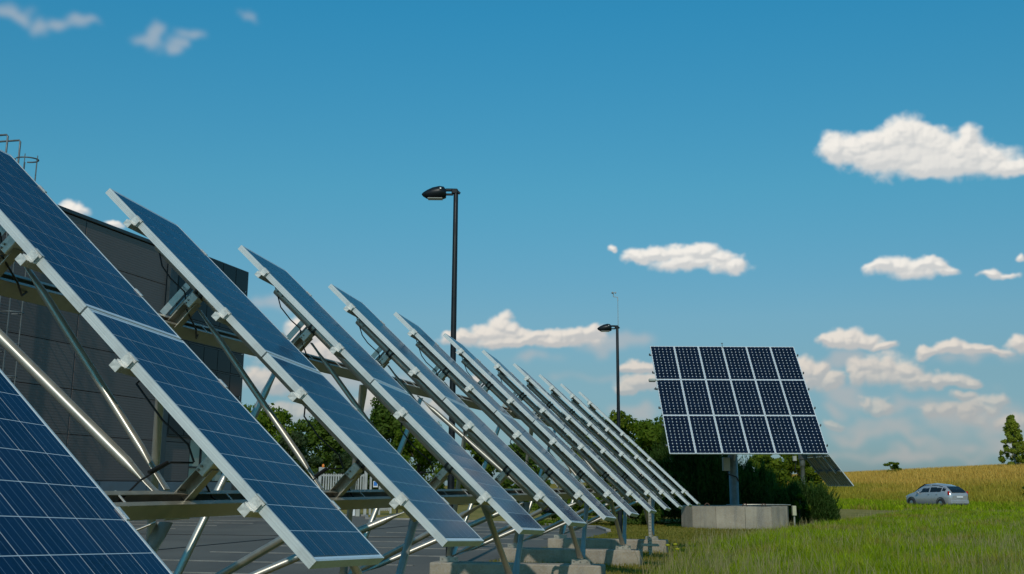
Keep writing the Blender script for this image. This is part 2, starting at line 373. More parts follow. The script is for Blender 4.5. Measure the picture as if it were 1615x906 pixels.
M['lens'] = material('lamp_lens', (.45, .45, .40), .15)
def asphalt(t, b):
    pos = t.n('ShaderNodeNewGeometry').outputs['Position']
    n1 = t.noise(pos, .25, 5, .6); n2 = t.noise(pos, 50, 3, .7); n3 = t.noise(t.v('MULTIPLY', pos, (.5, .08, 1)), 1.0, 4, .6)
    c = t.mix(t.mapr(n1, .3, .7), (.105, .098, .083, 1), (.142, .131, .110, 1))
    c = t.mix(t.m('MULTIPLY', t.mapr(n3, .5, .75), .45), c, (.05, .05, .05, 1))
    t.put(b.inputs['Base Color'], t.mix(t.m('MULTIPLY', t.mapr(n2, .5, .8), .4), c, (.17, .165, .155, 1)))
    bn = t.n('ShaderNodeBump'); bn.inputs['Strength'].default_value = .35; bn.inputs['Distance'].default_value = .006
    t.put(bn.inputs['Height'], n2); t.put(b.inputs['Normal'], bn.outputs[0])
M['asphalt'] = material('worn_asphalt', (.09, .085, .08), .88, 0, .3, asphalt)
M['paint'] = material('worn_road_paint', (.19, .185, .17), .7, 0, .3, weather(.35, 3))
M['kerb'] = material('kerb_concrete', (.26, .25, .23), .9, 0, .2, weather(.25, 4))
def cladding(t, b):
    pos = t.n('ShaderNodeNewGeometry').outputs['Position']
    rnd = t.n('ShaderNodeObjectInfo').outputs['Random']
    n1 = t.noise(t.v('MULTIPLY', pos, (.4, .4, .1)), 1, 4, .6)
    c = t.mix(rnd, (.13, .10, .09, 1), (.165, .127, .113, 1))
    t.put(b.inputs['Base Color'], t.mix(t.m('MULTIPLY', t.mapr(n1, .35, .7), .4), c, (.12, .095, .085, 1)))
    rib = t.n('ShaderNodeTexWave', bands_direction='Z'); t.put(rib.inputs['Vector'], pos); rib.inputs['Scale'].default_value = 3.2
    bn = t.n('ShaderNodeBump'); bn.inputs['Strength'].default_value = .25; bn.inputs['Distance'].default_value = .01
    t.put(bn.inputs['Height'], rib.outputs[0]); t.put(b.inputs['Normal'], bn.outputs[0])
M['clad'] = material('dark_ribbed_cladding', (.05, .05, .05), .5, 0, .4, cladding)
M['clad_trim'] = material('slate_trim', (.035, .050, .058), .45, 0, .4, weather(.15, 2))
M['dark_glass'] = material('tinted_facade_glass', (.003, .010, .013), .05, 0, .14)
M['mullion'] = material('black_mullion', (.010, .011, .013), .4)
M['base_band'] = material('blue_grey_base_panel', (.13, .16, .18), .5, 0, .4, weather(.12, 2))
M['cream'] = material('cream_panel', (.42, .42, .32), .5, 0, .4, weather(.1, 2))
M['stone'] = material('rough_stone_cladding', (.12, .105, .09), .9, 0, .2, weather(.5, 9, .8))
M['white_paint'] = material('weathered_white_paint', (.36, .37, .36), .55, 0, .4, weather(.18, 3))
M['grey_box'] = material('grey_cabinet_paint', (.36, .37, .33), .5, 0, .4, weather(.12, 4))
M['beige_box'] = material('beige_cabinet_paint', (.45, .43, .30), .55, 0, .4, weather(.12, 4))
M['orange'] = material('orange_beacon_plastic', (.75, .22, .02), .3)
M['blue_sign'] = material('blue_sign_sheet', (.03, .18, .55), .4)
M['sign_white'] = material('white_sign_sheet', (.7, .72, .74), .4)
M['tracker_steel'] = material('tracker_steel', (.20, .23, .24), .45, .4, .5, weather(.25, 6))
M['ladder'] = material('dull_ladder_steel', (.12, .14, .145), .5, .3, .5, weather(.2, 6))
M['car_paint'] = material('silver_car_paint', (.42, .43, .44), .28, .35, .5, weather(.04, 2))
M['car_paint'].node_tree.nodes['Principled BSDF'].inputs['Coat Weight'].default_value = .5
M['car_glass'] = material('dark_car_glass', (.012, .014, .016), .05)
M['tyre'] = material('tyre_rubber', (.02, .02, .02), .85)
M['rim'] = material('wheel_rim', (.40, .41, .42), .3, .8)
M['tail'] = material('red_tail_lamp', (.45, .012, .010), .2)
M['plate'] = material('number_plate', (.70, .71, .70), .4)
M['trim'] = material('black_car_trim', (.015, .015, .016), .5)
M['bark'] = material('tree_bark', (.07, .055, .042), .9, 0, .2, weather(.4, 12, .6, (1, 1, .2)))
M['birch_bark'] = material('birch_bark', (.40, .38, .33), .8, 0, .2, weather(.4, 6, .3))
def leafmat(name, a, c, var=.5):
    def fn(t, b):
        geo = t.n('ShaderNodeNewGeometry'); isl = geo.outputs['Random Per Island']
        n1 = t.noise(geo.outputs['Position'], .55, 3, .6)
        f = t.m('ADD', t.m('MULTIPLY', isl, var), t.m('MULTIPLY', t.mapr(n1, .3, .7), 1 - var))
        col = t.mix(f, (*a, 1), (*c, 1)); t.put(b.inputs['Base Color'], col)
        b.inputs['Roughness'].default_value = .6; b.inputs['Specular IOR Level'].default_value = .10
        tr = t.n('ShaderNodeBsdfTranslucent'); t.put(tr.inputs[0], t.mix(1.0, col, (1.0, 1.15, .5, 1), 'MULTIPLY'))
        mx = t.n('ShaderNodeMixShader'); mx.inputs[0].default_value = .52
        t.put(mx.inputs[1], b.outputs[0]); t.put(mx.inputs[2], tr.outputs[0])
        t.put(t.t.nodes['Material Output'].inputs[0], mx.outputs[0])
    return material(name, a, .55, 0, .3, fn)
M['leaf_mid'] = leafmat('broadleaf_foliage', (.07, .125, .010), (.20, .27, .024))
M['leaf_dark'] = leafmat('dark_broadleaf_foliage', (.055, .105, .018), (.15, .22, .034))
M['leaf_yellow'] = leafmat('yellow_green_foliage', (.085, .125, .010), (.22, .27, .022))
M['leaf_grey'] = leafmat('grey_green_foliage', (.04, .068, .03), (.10, .14, .055))
M['needle'] = leafmat('dark_pine_needles', (.032, .07, .016), (.095, .16, .034))
M['leaf_birch'] = leafmat('birch_foliage', (.18, .22, .02), (.40, .44, .06))
def meadow(t, b):
    geo = t.n('ShaderNodeNewGeometry'); pos = geo.outputs['Position']; isl = geo.outputs['Random Per Island']
    n1 = t.noise(pos, .38, 4, .65); n2 = t.noise(pos, 1.7, 3, .6)
    g_ = t.mix(t.m('ADD', t.m('MULTIPLY', isl, .5), t.m('MULTIPLY', t.mapr(n2, .3, .7), .5)), (.090, .17, .003, 1), (.44, .54, .016, 1))
    straw = t.mix(isl, (.26, .21, .03, 1), (.44, .35, .09, 1))
    f = t.m('ADD', t.m('MULTIPLY', t.mapr(n1, .44, .66), .8), t.m('MULTIPLY', t.m('SUBTRACT', t.m('FRACT', t.m('MULTIPLY', isl, 7.77)), .6), .8))
    col = t.mix(t.mapr(f, .1, .75), g_, straw); t.put(b.inputs['Base Color'], col)
    tr = t.n('ShaderNodeBsdfTranslucent'); t.put(tr.inputs[0], t.mix(1.0, col, (1.0, 1.1, .4, 1), 'MULTIPLY'))
    mx = t.n('ShaderNodeMixShader'); mx.inputs[0].default_value = .35
    t.put(mx.inputs[1], b.outputs[0]); t.put(mx.inputs[2], tr.outputs[0]); t.put(t.t.nodes['Material Output'].inputs[0], mx.outputs[0])
M['grass_tall'] = material('tall_green_grass', (.1, .15, .01), .9, 0, .05, meadow)
M['grass_bright'] = leafmat('bright_grass_blades', (.10, .18, .003), (.40, .42, .015), .8)
M['grass_dry'] = leafmat('dry_mown_grass', (.15, .155, .012), (.40, .32, .085))
M['stalk'] = leafmat('straw_seed_stalk', (.30, .23, .10), (.62, .50, .28))
def fieldgrass(t, b):
    geo = t.n('ShaderNodeNewGeometry'); pos = geo.outputs['Position']; x, y, z = t.sep(pos)
    q = t.m('ADD', t.m('MULTIPLY', t.m('SUBTRACT', x, RC_.x), RN_.x), t.m('MULTIPLY', t.m('SUBTRACT', y, RC_.y), RN_.y))
    n1 = t.noise(t.v('MULTIPLY', pos, (1, .45, 0)), .09, 4, .6); isl = geo.outputs['Random Per Island']
    gold = t.mix(isl, (.44, .275, .038, 1), (.60, .37, .075, 1)); ol = t.mix(isl, (.19, .175, .008, 1), (.32, .27, .024, 1))
    f = t.m('ADD', t.mapr(q, 14, 46), t.m('MULTIPLY', t.m('SUBTRACT', n1, .5), 2.2))
    t.put(b.inputs['Base Color'], t.mix(t.mapr(f, .15, .75), ol, gold))
RC_, RN_ = Vector((27.9, 78.2, 0)), Vector((.925, .38, 0)).normalized()
M['wheat'] = material('ripe_golden_grass', (.3, .2, .03), .6, 0, .2, fieldgrass)
M['weed_flower'] = leafmat('yellow_weed_flower', (.45, .42, .03), (.65, .6, .06))
# ------------------------------------------------------------------ measured frame of the array
AZ, BETA, PHI = 0.2341, 0.7516, -0.0564
O0 = Vector((-0.7322, 5.7879, -0.3402 + EYE)); PITCHROW = 1.9964; LEN = 3.315
ROW = Vector((math.sin(AZ), math.cos(AZ), 0)); BACK = Vector((-math.cos(AZ), math.sin(AZ), 0)); UP = Vector((0, 0, 1))
SV = BACK * math.cos(BETA) + UP * math.sin(BETA); NV = ROW.cross(SV)
def P(c, s, t): return O0 + ROW * ((c - 2) * PITCHROW) + SV * s - NV * t
def F(c, b, z): q = O0 + ROW * ((c - 2) * PITCHROW) + BACK * b; q.z = z; return q
def RB(m, b, z): q = O0 + ROW * m + BACK * b; q.z = z; return q          # metres along the row, behind it, height
FAX = (ROW, BACK, UP)
# ------------------------------------------------------------------ ground, lot, road
RD = Vector((-.38, .925, 0)).normalized(); RN = Vector((.925, .38, 0)).normalized(); RC = Vector((27.9, 78.2, 0))
def sst(a, b, x): t = np.clip((x - a) / (b - a), 0, 1); return t * t * (3 - 2 * t)
def ground_z(x, y):
    x = np.asarray(x, float); y = np.asarray(y, float)
    q = (x - RC.x) * RN.x + (y - RC.y) * RN.y
    H = np.clip(2.72 + .053 * (x - 45), 1.2, 6.5)
    hill = sst(4.5, 52, q) * H * sst(-40, 0, x)
    bump = (np.sin(x * .9 + 1.3) * np.sin(y * .7) * .02 + np.sin(x * .31) * np.sin(y * .27 + 2) * .03) * sst(6, 14, x - (y - 18) * .18) * (1 - sst(-9, -4, q) * (1 - sst(4, 9, q)))
    return hill + bump
def axis(vals): return np.unique(np.concatenate(vals))
gx_ = axis([np.linspace(-1500, -60, 14), np.linspace(-60, 110, 171), np.linspace(110, 1500, 14)])
gy_ = axis([np.linspace(-300, 0, 8), np.linspace(0, 200, 201), np.linspace(200, 400, 14), np.linspace(400, 3000, 14)])
GX, GY = np.meshgrid(gx_, gy_); GZ = ground_z(GX, GY)
nx_, ny_ = len(gx_), len(gy_)
idx = np.arange(nx_ * ny_).reshape(ny_, nx_)
GF = np.stack([idx[:-1, :-1].ravel(), idx[:-1, 1:].ravel(), idx[1:, 1:].ravel(), idx[1:, :-1].ravel()], 1)
def groundmat(t, b):
    pos = t.n('ShaderNodeNewGeometry').outputs['Position']; x, y, z = t.sep(pos)
    n1 = t.noise(pos, .35, 5, .6); n2 = t.noise(pos, 9, 4, .65); n3 = t.noise(pos, 1.6, 4, .6)
    q = t.m('ADD', t.m('MULTIPLY', t.m('SUBTRACT', x, RC.x), RN.x), t.m('MULTIPLY', t.m('SUBTRACT', y, RC.y), RN.y))
    qn = t.m('ADD', q, t.m('MULTIPLY', t.m('SUBTRACT', n1, .5), 14))
    f = t.m('ADD', t.m('MULTIPLY', n2, .5), t.m('MULTIPLY', n3, .5))
    dry = t.mix(t.mapr(f, .35, .65), (.15, .135, .024, 1), (.34, .255, .085, 1))
    dry = t.mix(t.m('MULTIPLY', t.mapr(n1, .5, .62), .55), dry, (.075, .10, .010, 1))
    green = t.mix(t.mapr(f, .35, .65), (.07, .115, .002, 1), (.17, .21, .006, 1))
    wheat = t.mix(t.mapr(f, .35, .65), (.20, .135, .014, 1), (.38, .24, .04, 1))
    wheat = t.mix(t.m('MULTIPLY', t.mapr(n1, .40, .62), .7), wheat, (.12, .125, .012, 1))
    # mown strip beside the array
    side = t.m('SUBTRACT', x, t.m('ADD', t.m('ADD', t.m('MULTIPLY', t.m('SUBTRACT', y, 18.4), .20), 2.6), t.m('MULTIPLY', t.m('MAXIMUM', t.m('SUBTRACT', y, 28), 0.0), .24)))
    mown = t.mapr(t.m('ADD', side, t.m('MULTIPLY', t.m('SUBTRACT', n3, .5), 2.0)), .8, -.6)
    c = t.mix(mown, green, dry)
    c = t.mix(t.mapr(qn, 4, 13), c, wheat)
    t.put(b.inputs['Base Color'], c)
    bn = t.n('ShaderNodeBump'); bn.inputs['Strength'].default_value = .7; bn.inputs['Distance'].default_value = .05
    t.put(bn.inputs['Height'], f); t.put(b.inputs['Normal'], bn.outputs[0])
M['ground'] = material('meadow_ground', (.1, .1, .04), .95, 0, .1, groundmat)
g = link('ground', npmesh('ground', np.stack([GX.ravel(), GY.ravel(), GZ.ravel()], 1), GF, M['ground'], True)); g['kind'] = 'structure'
LOT = [RB(-9, 3.15, 0), RB(27, 3.0, 0), RB(29.6, 3.4, 0), RB(32.6, 4.2, 0), RB(35.5, 7.5, 0), RB(37.8, 11, 0), RB(38.5, 14, 0), RB(42.5, 15.5, 0), RB(43.5, 19.2, 0), RB(38, 20.6, 0), RB(-9, 20.6, 0)]
lot = MB(); lot.prism([q + Vector((0, 0, -.05)) for q in LOT], (0, 0, .058)); o = lot.obj('parking_lot', M['asphalt']); o['kind'] = 'structure'
kb = MB()
def strip(a, b, wd, z0, z1, mb, off=0):
    d = (b - a).normalized(); s_ = Vector((-d.y, d.x, 0)); L_ = (b - a).length
    mb.box((a + b) / 2 + s_ * off + Vector((0, 0, (z0 + z1) / 2)), (L_, wd, z1 - z0), (d, s_, UP), .012)
for i in range(2, 10): strip(LOT[i], LOT[i + 1], .14, -.05, .07, kb)
o = kb.obj('kerb', M['kerb']); o['kind'] = 'structure'
o = MB().prism([RB(-9, 20.68, -.05), RB(38, 20.68, -.05), RB(43.4, 19.3, -.05), RB(46.9, 20.5, -.05), RB(46.9, 23.75, -.05), RB(-9, 23.75, -.05)], (0, 0, .155)).obj('pavement', M['kerb']); o['kind'] = 'structure'
ln = MB()
for m in np.arange(6, 33, 2.55): strip(RB(m, 4.1, 0), RB(m, 9.0, 0), .07, .009, .0125, ln)
for m in np.arange(4, 37, 2.55): strip(RB(m, 15.6, 0), RB(m, 20.3, 0), .07, .009, .0125, ln)
o = ln.obj('road_markings', M['paint']); o['kind'] = 'structure'
crk = MB()
for k_, (a, b) in enumerate([((2, 10.4), (34, 10.1)), ((10, 3.3), (13.5, 20)), ((24, 3.4), (22.6, 20))]):
    a, b = RB(*a, 0), RB(*b, 0); prev = a
    for i in range(1, 25):
        q = a.lerp(b, i / 24) + ROW * random.uniform(-.12, .12); strip(prev, q, .045, .009, .0115, crk); prev = q
o = crk.obj('tar_seams', material('bitumen_seam', (.022, .022, .022), .5)); o['kind'] = 'structure'
rd = MB(); rd.prism([RC + RD * s_ + RN * o_ + Vector((0, 0, -.05)) for s_, o_ in ((-45, -2.7), (60, -2.7), (60, 2.7), (-45, 2.7))], (0, 0, .07))
o = rd.obj('country_road', M['asphalt']); o['kind'] = 'structure'
# ------------------------------------------------------------------ solar panel columns
PW, PL, PT = .992, 1.652, .046
def quadgrid(mb, x0, y0, cw_, ch_, nx, ny, z, gap, clip=0.0):
    uv = []
    for j in range(ny):
        for i in range(nx):
            ax_, ay = x0 + i * cw_ + gap / 2, y0 + j * ch_ + gap / 2; bx, by = ax_ + cw_ - gap, ay + ch_ - gap
            if clip:
                k = clip; pts = [(ax_ + k, ay), (bx - k, ay), (bx, ay + k), (bx, by - k), (bx - k, by), (ax_ + k, by), (ax_, by - k), (ax_, ay + k)]
            else: pts = [(ax_, ay), (bx, ay), (bx, by), (ax_, by)]
            mb.add([(x, y, z) for x, y in pts], [tuple(range(len(pts)))])
            uv += [((x - ax_) / (bx - ax_), (y - ay) / (by - ay)) for x, y in pts]
    mb.uv = (mb.uv or []) + uv
def flatmesh(mb, name):                       # keep face order and uv: no normal recalculation
    me = bpy.data.meshes.new(name); me.from_pydata(mb.v, [], mb.f); me.update()
    ul = me.uv_layers.new(name='UVMap'); ul.data.foreach_set('uv', np.array(mb.uv, float).ravel()); return me
# frame: four mitred extrusions with grooves on the long sides, origin at the bottom centre of the glass plane
fr = MB(); lip = .012
for sx in (-1, 1):
    xs = sx * (PW / 2 - .0008)
    fr.box((sx * (PW / 2 - lip / 2), PL / 2, -PT / 2), (lip, PL, PT))
    for gz_ in (-.012, -.022, -.033):
        fr.box((sx * (PW / 2 + .0001), PL / 2, gz_), (.0022, PL, .0055))
for yy in (lip / 2, PL - lip / 2): fr.box((0, yy, -PT / 2 - .0005), (PW - 2 * lip, lip, PT - .001))
for yy in (.03, PL - .03): fr.box((0, yy, -PT + .002), (PW - 2 * lip, .036, .003))
FRAME = fr.mesh('solar_panel')
SHEET = MB().box((0, PL / 2, -.0045), (PW - 2 * lip, PL - 2 * lip, .005)).mesh('backsheet')
CW, CH = .1595, .1605
cx0, cy0 = -3 * CW, (PL - 10 * CH) / 2
ca = MB(); quadgrid(ca, cx0, cy0, CW, CH, 6, 10, -.0012, .0042); CELLS = flatmesh(ca, 'cells')
c1_ = MB(); quadgrid(c1_, -CW / 2, -CH / 2, CW, CH, 1, 1, 0, .0042); CELL1 = flatmesh(c1_, 'cell')
rb_ = MB()
for i, x in enumerate((-.32, 0, .32)): rb_.box((x, .030, -.0013), (.27, .006, .001))
RIBBON = rb_.mesh('ribbon')
RAILS = (.372, 1.300, 2.052, 2.985)
rl = MB()
rl.box((-.014, 0, -.0655), (PW + .11, .046, .036))
RAIL = rl.mesh('rail')
RCAP = MB().box((0, 0, 0), (.004, .050, .040), None, .001).mesh('end_cap')
def clampmesh(sx):
    q = MB()
    q.box((sx * (PW / 2 + .0045), 0, -.021), (.005, .062, .050)); q.box((sx * (PW / 2 - .004), 0, .0035), (.022, .062, .004))
    q.box((sx * (PW / 2 + .024), 0, -.047), (.036, .062, .005)); q.box((sx * (PW / 2 + .022), 0, -.024), (.004, .050, .040))
    q.tube((sx * (PW / 2 + .006), .006, -.014), (sx * (PW / 2 + .016), .006, -.014), .007, n=6)
    return q.mesh('clamp')
CLL, CLR = clampmesh(-1), clampmesh(1)
BOLTM = MB().tube((0, 0, 0), (-.008, 0, 0), .006, n=6).mesh('bolt')
TUBE = MB().tube((0, .33, -.118), (0, 3.02, -.118), .040, n=20).mesh('torque_tube')
tc = MB()
for y in (.36, .42, 2.93, 2.99): tc.tube((-.055, y, -.118), (.055, y, -.118), .008, n=8)
TBOLT = tc.mesh('bolt')
sad = MB()
for y in RAILS: sad.box((0, y, -.088), (.10, .056, .009))
SADDLE = sad.mesh('saddle')
JB = MB().box((0, 0, 0), (.11, .09, .022), None, .003).mesh('junction_box')
LABELS = {1: 'nearest pair of blue solar panels, cut off by the lower left corner', 2: 'pair of blue solar panels second from the near end, before the ladder on the grey wall',
          3: 'pair of blue solar panels third from the near end, its top edge against the sky beside the roofline', 4: 'pair of blue solar panels fourth from the near end, just right of the glass corner',
          5: 'pair of blue solar panels fifth from the near end, above the dark lamp post foot', 6: 'pair of blue solar panels sixth from the near end, crossing in front of the near lamp post',
          7: 'narrow pair of solar panels seventh from the near end, just right of the near lamp post', 8: 'narrow pair of solar panels eighth from the near end of the row',
          9: 'narrow pair of solar panels ninth from the near end, by the perforated post', 10: 'narrow pair of solar panels third from the far end of the row',
          11: 'narrow pair of solar panels second from the far end of the row', 12: 'last narrow pair of solar panels at the far end, by the round concrete base'}
Rphi = Matrix.Rotation(-PHI, 4, 'Y')
for c in range(1, 13):
    w_ = ROW * math.cos(PHI) + NV * math.sin(PHI); n_ = w_.cross(SV); o_ = P(c, 0, 0) - ROW * (.042 if c == 1 else 0)
    mtx = Matrix(((w_.x, SV.x, n_.x, o_.x), (w_.y, SV.y, n_.y, o_.y), (w_.z, SV.z, n_.z, o_.z), (0, 0, 0, 1)))
    root = thing('solar_tracker_column', LABELS[c], 'solar panels', mtx=mtx, group='columns of tilted solar panels')
    for k in (0, 1):
        pn = link('solar_panel', FRAME, M['frame'], root); pn.location = (0, k * (PL + .011), 0)
        link('backsheet', SHEET, M['sheet'], pn)
        if c <= 4:
            for j in range(10):
                for i in range(6):
                    ce = link('cell', CELL1, M['cell'], pn); ce.location = (cx0 + (i + .5) * CW, cy0 + (j + .5) * CH, -.0012)
        else: link('cells', CELLS, M['cell'], pn, kind='stuff')
        if k == 0 and c <= 6: link('ribbon', RIBBON, M['clad_trim'], pn)
        jb = link('junction_box', JB, M['cable'], pn); jb.location = (.1, PL - .16, -.022)
    for y in RAILS:
        ra = link('rail', RAIL, M['rail'], root); ra.location = (0, y, 0)
        for sx in (-1, 1):
            ec = link('end_cap', RCAP, M['clamp'], ra); ec.location = ((-.014 + sx * (PW + .114) / 2), 0, -.0655)
        cl = link('clamp', CLL, M['clamp'], root); cl.location = (0, y, 0)
        bo = link('bolt', BOLTM, M['bolt'], cl); bo.location = (-PW / 2 - .007, .006, -.016)
        cl = link('clamp', CLR, M['clamp'], root); cl.location = (0, y, 0)
    tu = link('torque_tube', TUBE, M['tube'], root); link('bolt', TBOLT, M['bolt'], tu)
    link('saddle', SADDLE, M['dark_steel'], root)
    rr = random.Random(c)
    cb = MB()
    cb.path([(.08, 1.48, -.05), (.03, 1.44, -.12), (-.06, 1.36 + rr.uniform(-.05, .05), -.19), (-.07, 1.16, -.21), (-.055, .98, -.20), (-.04, .90, -.24)], .0055)
    cb.path([(.08, 3.14, -.05), (.0, 3.05, -.11), (-.055, 2.86, -.19), (-.06, 2.74 + rr.uniform(-.04, .04), -.205), (-.05, 2.60, -.20), (-.04, 2.53, -.25)], .0055)
    cb.obj('cable', M['cable'], root)
# ------------------------------------------------------------------ support frame of the whole row
fx = thing('mounting_frame', 'long galvanised steel frame of channels and tubes carrying the row of solar panels', 'mounting frame', F(2, .92, 0))
FM = fx.matrix_world.inverted()
def child(mb, name, mat, par=fx, **kw):
    off = par.matrix_world.translation if par is fx else fx.matrix_world.translation
    mb.v = [tuple(Vector(q) - fx.matrix_world.translation) for q in mb.v]
    return mb.obj(name, mat, par, **kw)
def channel(s0, s1, t0, t1, ca_, cb_, th=.006):
    q = MB(); L_ = (cb_ - ca_) * PITCHROW; cm = (ca_ + cb_) / 2
    q.box(P(cm, (s0 + s1) / 2, t1 - th / 2), (L_, s1 - s0, th), (ROW, SV, -NV))
    for s_ in (s0 + th / 2, s1 - th / 2): q.box(P(cm, s_, (t0 + t1 - th) / 2), (L_, th, t1 - t0 - th), (ROW, SV, -NV))
    for s_ in (s0 + .012, s1 - .012): q.box(P(cm, s_, t0 - th / 2 - .0005), (L_, .024, th), (ROW, SV, -NV))
    return q
lb = child(channel(.772, .866, .396, .480, .6, 12.7), 'lower_beam', M['galv'])
ub = child(channel(2.492, 2.588, .410, .500, .6, 12.7), 'upper_beam', M['galv'])
for c in range(1, 13):
    for s0, s1, tt in ((.806, .872, .425), (2.482, 2.556, .425)):
        q = MB(); cm = (s0 + s1) / 2
        q.box(P(c + .016, cm, (.20 + tt) / 2), (.005, s1 - s0, tt - .20), (ROW, SV, -NV))
        for s_ in (s0, s1): q.box(P(c - .004, s_, (.20 + tt) / 2), (.075, .005, tt - .20), (ROW, SV, -NV))
        br = child(q, 'bracket', M['galv'])
        h = MB(); h.box(P(c - .012, cm, .203), (.090, s1 - s0 - .010, .096), (ROW, SV, -NV), .004); child(h, 'bearing_block', M['clamp'], br)
        h = MB(); h.tube(P(c, cm - .036, .118), P(c, cm - .016, .118), .052, n=20); h.tube(P(c, cm + .016, .118), P(c, cm + .036, .118), .052, n=20); child(h, 'bearing_ring', M['dark_steel'], br)
        h = MB()
        for dt in (.215, .240): h.tube(P(c - .034, cm + .012, dt), P(c - .040, cm + .012, dt), .007, n=6)
        child(h, 'bolt', M['bolt'], br)
    # actuator beside the upper bracket
    q = MB(); q.box(P(c - .01, 2.635, .29), (.006, .050, .27), (ROW, SV, -NV)); br = child(q, 'actuator_arm', M['rail'])
    h = MB(); h.tube(P(c + .02, 2.60, .40), P(c + .02, 2.60, .22), .020, n=12); h.tube(P(c + .02, 2.60, .22), P(c + .02, 2.60, .15), .011, n=10); child(h, 'actuator_cylinder', M['tube'], br)
    h = MB(); h.box(P(c + .045, 2.595, .30), (.05, .045, .13), (ROW, SV, -NV), .004); child(h, 'drive_motor', M['dark_steel'], br)
    h = MB(); h.path([P(c - .03, 2.50, .27), P(c + .05, 2.42, .36), P(c + .12, 2.44, .44), P(c + .2, 2.53, .44), P(c + .34, 2.54, .47)], .006); child(h, 'cable', M['cable'])
    h = MB(); h.path([P(c - .03, .90, .24), P(c - .10, .93, .27), P(c - .2, .90, .36), P(c - .29, .83, .445), P(c - .4, .815, .465)], .005); h.path([P(c - .11, .935, .275), P(c - .17, .92, .325)], .0095); child(h, 'cable', M['cable'])
    h = MB(); h.path([P(c + .02, .86, .26), P(c + .09, .90, .34), P(c + .15, .84, .41), P(c + .25, .815, .46), P(c + .45, .81, .468)], .0055); child(h, 'cable', M['cable'])
    for dc in (-.3, .22, .55):
        for s_, t_ in ((.82, .392), (2.54, .404)):
            h = MB(); h.box(P(c + dc, s_, t_), (.012, .098, .004), (ROW, SV, -NV)); child(h, 'cable_tie', M['clamp'])
for s_, t_ in ((.80, .468), (.835, .470), (2.52, .488), (2.555, .489), (2.575, .487)):
    h = MB(); L = [P(.65 + i * .25, s_ + random.uniform(-.006, .006), t_ - random.uniform(0, .014)) for i in range(48)]
    h.path(L, .0085, 6); child(h, 'cable', M['cable'])
ZB, BF, BR = .25, .88, 2.72
def flat_end(mb, a, b, r):
    """tube squashed flat at both ends where it is bolted on"""
    d = (b - a); L_ = d.length; d.normalize(); x = d.cross(UP).normalized(); y = d.cross(x)
    st_ = [(0, r * 1.35, .006), (.10, r * 1.35, .006), (.26, r, r), (L_ - .26, r, r), (L_ - .10, r * 1.35, .006), (L_, r * 1.35, .006)]
    n = 12; rings = [[a + d * t + x * (rx * math.cos(2 * math.pi * k / n)) + y * (ry * math.sin(2 * math.pi * k / n)) for k in range(n)] for t, rx, ry in st_]
    mb.add([q for g_ in rings for q in g_], [(i * n + k, i * n + (k + 1) % n, (i + 1) * n + (k + 1) % n, (i + 1) * n + k) for i in range(5) for k in range(n)], True)
    mb.add(rings[0], [tuple(range(n))[::-1]]); mb.add(rings[-1], [tuple(range(n))])
    return mb
zp = ZB + .055
for k in (1.5, 3.5, 5.5, 7.5, 9.5, 11.5):
    for d in (-.5, .5):
        sg = 1 if d > 0 else -1
        node = P(k + d - .03 * sg, .80, .535); upn = P(k + d - .02 * sg, 2.53, .55)
        fb = F(k + .035 * sg, BF, zp + .03); rbk = F(k + .03 * sg, BR, zp + .03)
        child(flat_end(MB(), fb, node, .031), 'front_leg', M['tube'])
        child(flat_end(MB(), F(k + .05 * sg, BR - .02, zp + .03), upn, .031), 'rear_leg', M['tube'])
        dg = child(flat_end(MB(), F(k + .06 * sg, BR - .09, zp + .035), P(k + d - .05 * sg, .82, .55), .030), 'diagonal_brace', M['tube'])
    for b_, nm in ((BF, 'front_foot'), (BR, 'rear_foot')):
        q = MB(); q.box(F(k, b_, ZB + .006), (.10, .27, .012), FAX, .002)
        q.box(F(k - .022, b_, ZB + .040), (.008, .26, .056), FAX, .002); q.box(F(k, b_, ZB + .075), (.07, .055, .07), FAX, .006)
        ft = child(q, nm, M['galv'])
        h = MB()
        for db in (-.09, .0, .09): h.tube(F(k - .024, b_ + db, ZB + .04), F(k - .030, b_ + db, ZB + .04), .009, n=6)
        child(h, 'bolt', M['bolt'], ft)
for c in range(1, 13):
    a, b = P(c + .0, .93, .445), P(c + .02, 2.47, .235)
    child(flat_end(MB(), a, b, .0215), 'strut', M['tube'])
    if c % 2 == 0: child(flat_end(MB(), P(c - .05, .885, .45), P(c - .10, 2.53, .53), .028), 'strut', M['tube'])
    q = MB(); q.box(P(c - .02, .82, .4855), (.24, .10, .010), (ROW, SV, -NV), .002); child(q, 'node_plate', M['galv'])
# plinths
PL_LAB = {1.5: 'long concrete plinth block nearest the camera under the panel row', 3.5: 'long concrete plinth block second from the near end of the row', 5.5: 'long concrete plinth block third from the near end of the row',
          7.5: 'long concrete plinth block with its left end below the near lamp post', 9.5: 'long concrete plinth block second from the far end, right behind the lamp post plinth', 11.5: 'farthest long concrete plinth block under the panel row'}
for k in PL_LAB:
    q = MB(); q.box((0, 0, ZB / 2 - .02), (.42, 2.37, ZB + .04), FAX, .015)
    o = q.obj('concrete_plinth', M['concrete']); o.location = F(k, 1.765, 0); tag(o, PL_LAB[k], 'concrete plinth', 'concrete plinths under the panels')
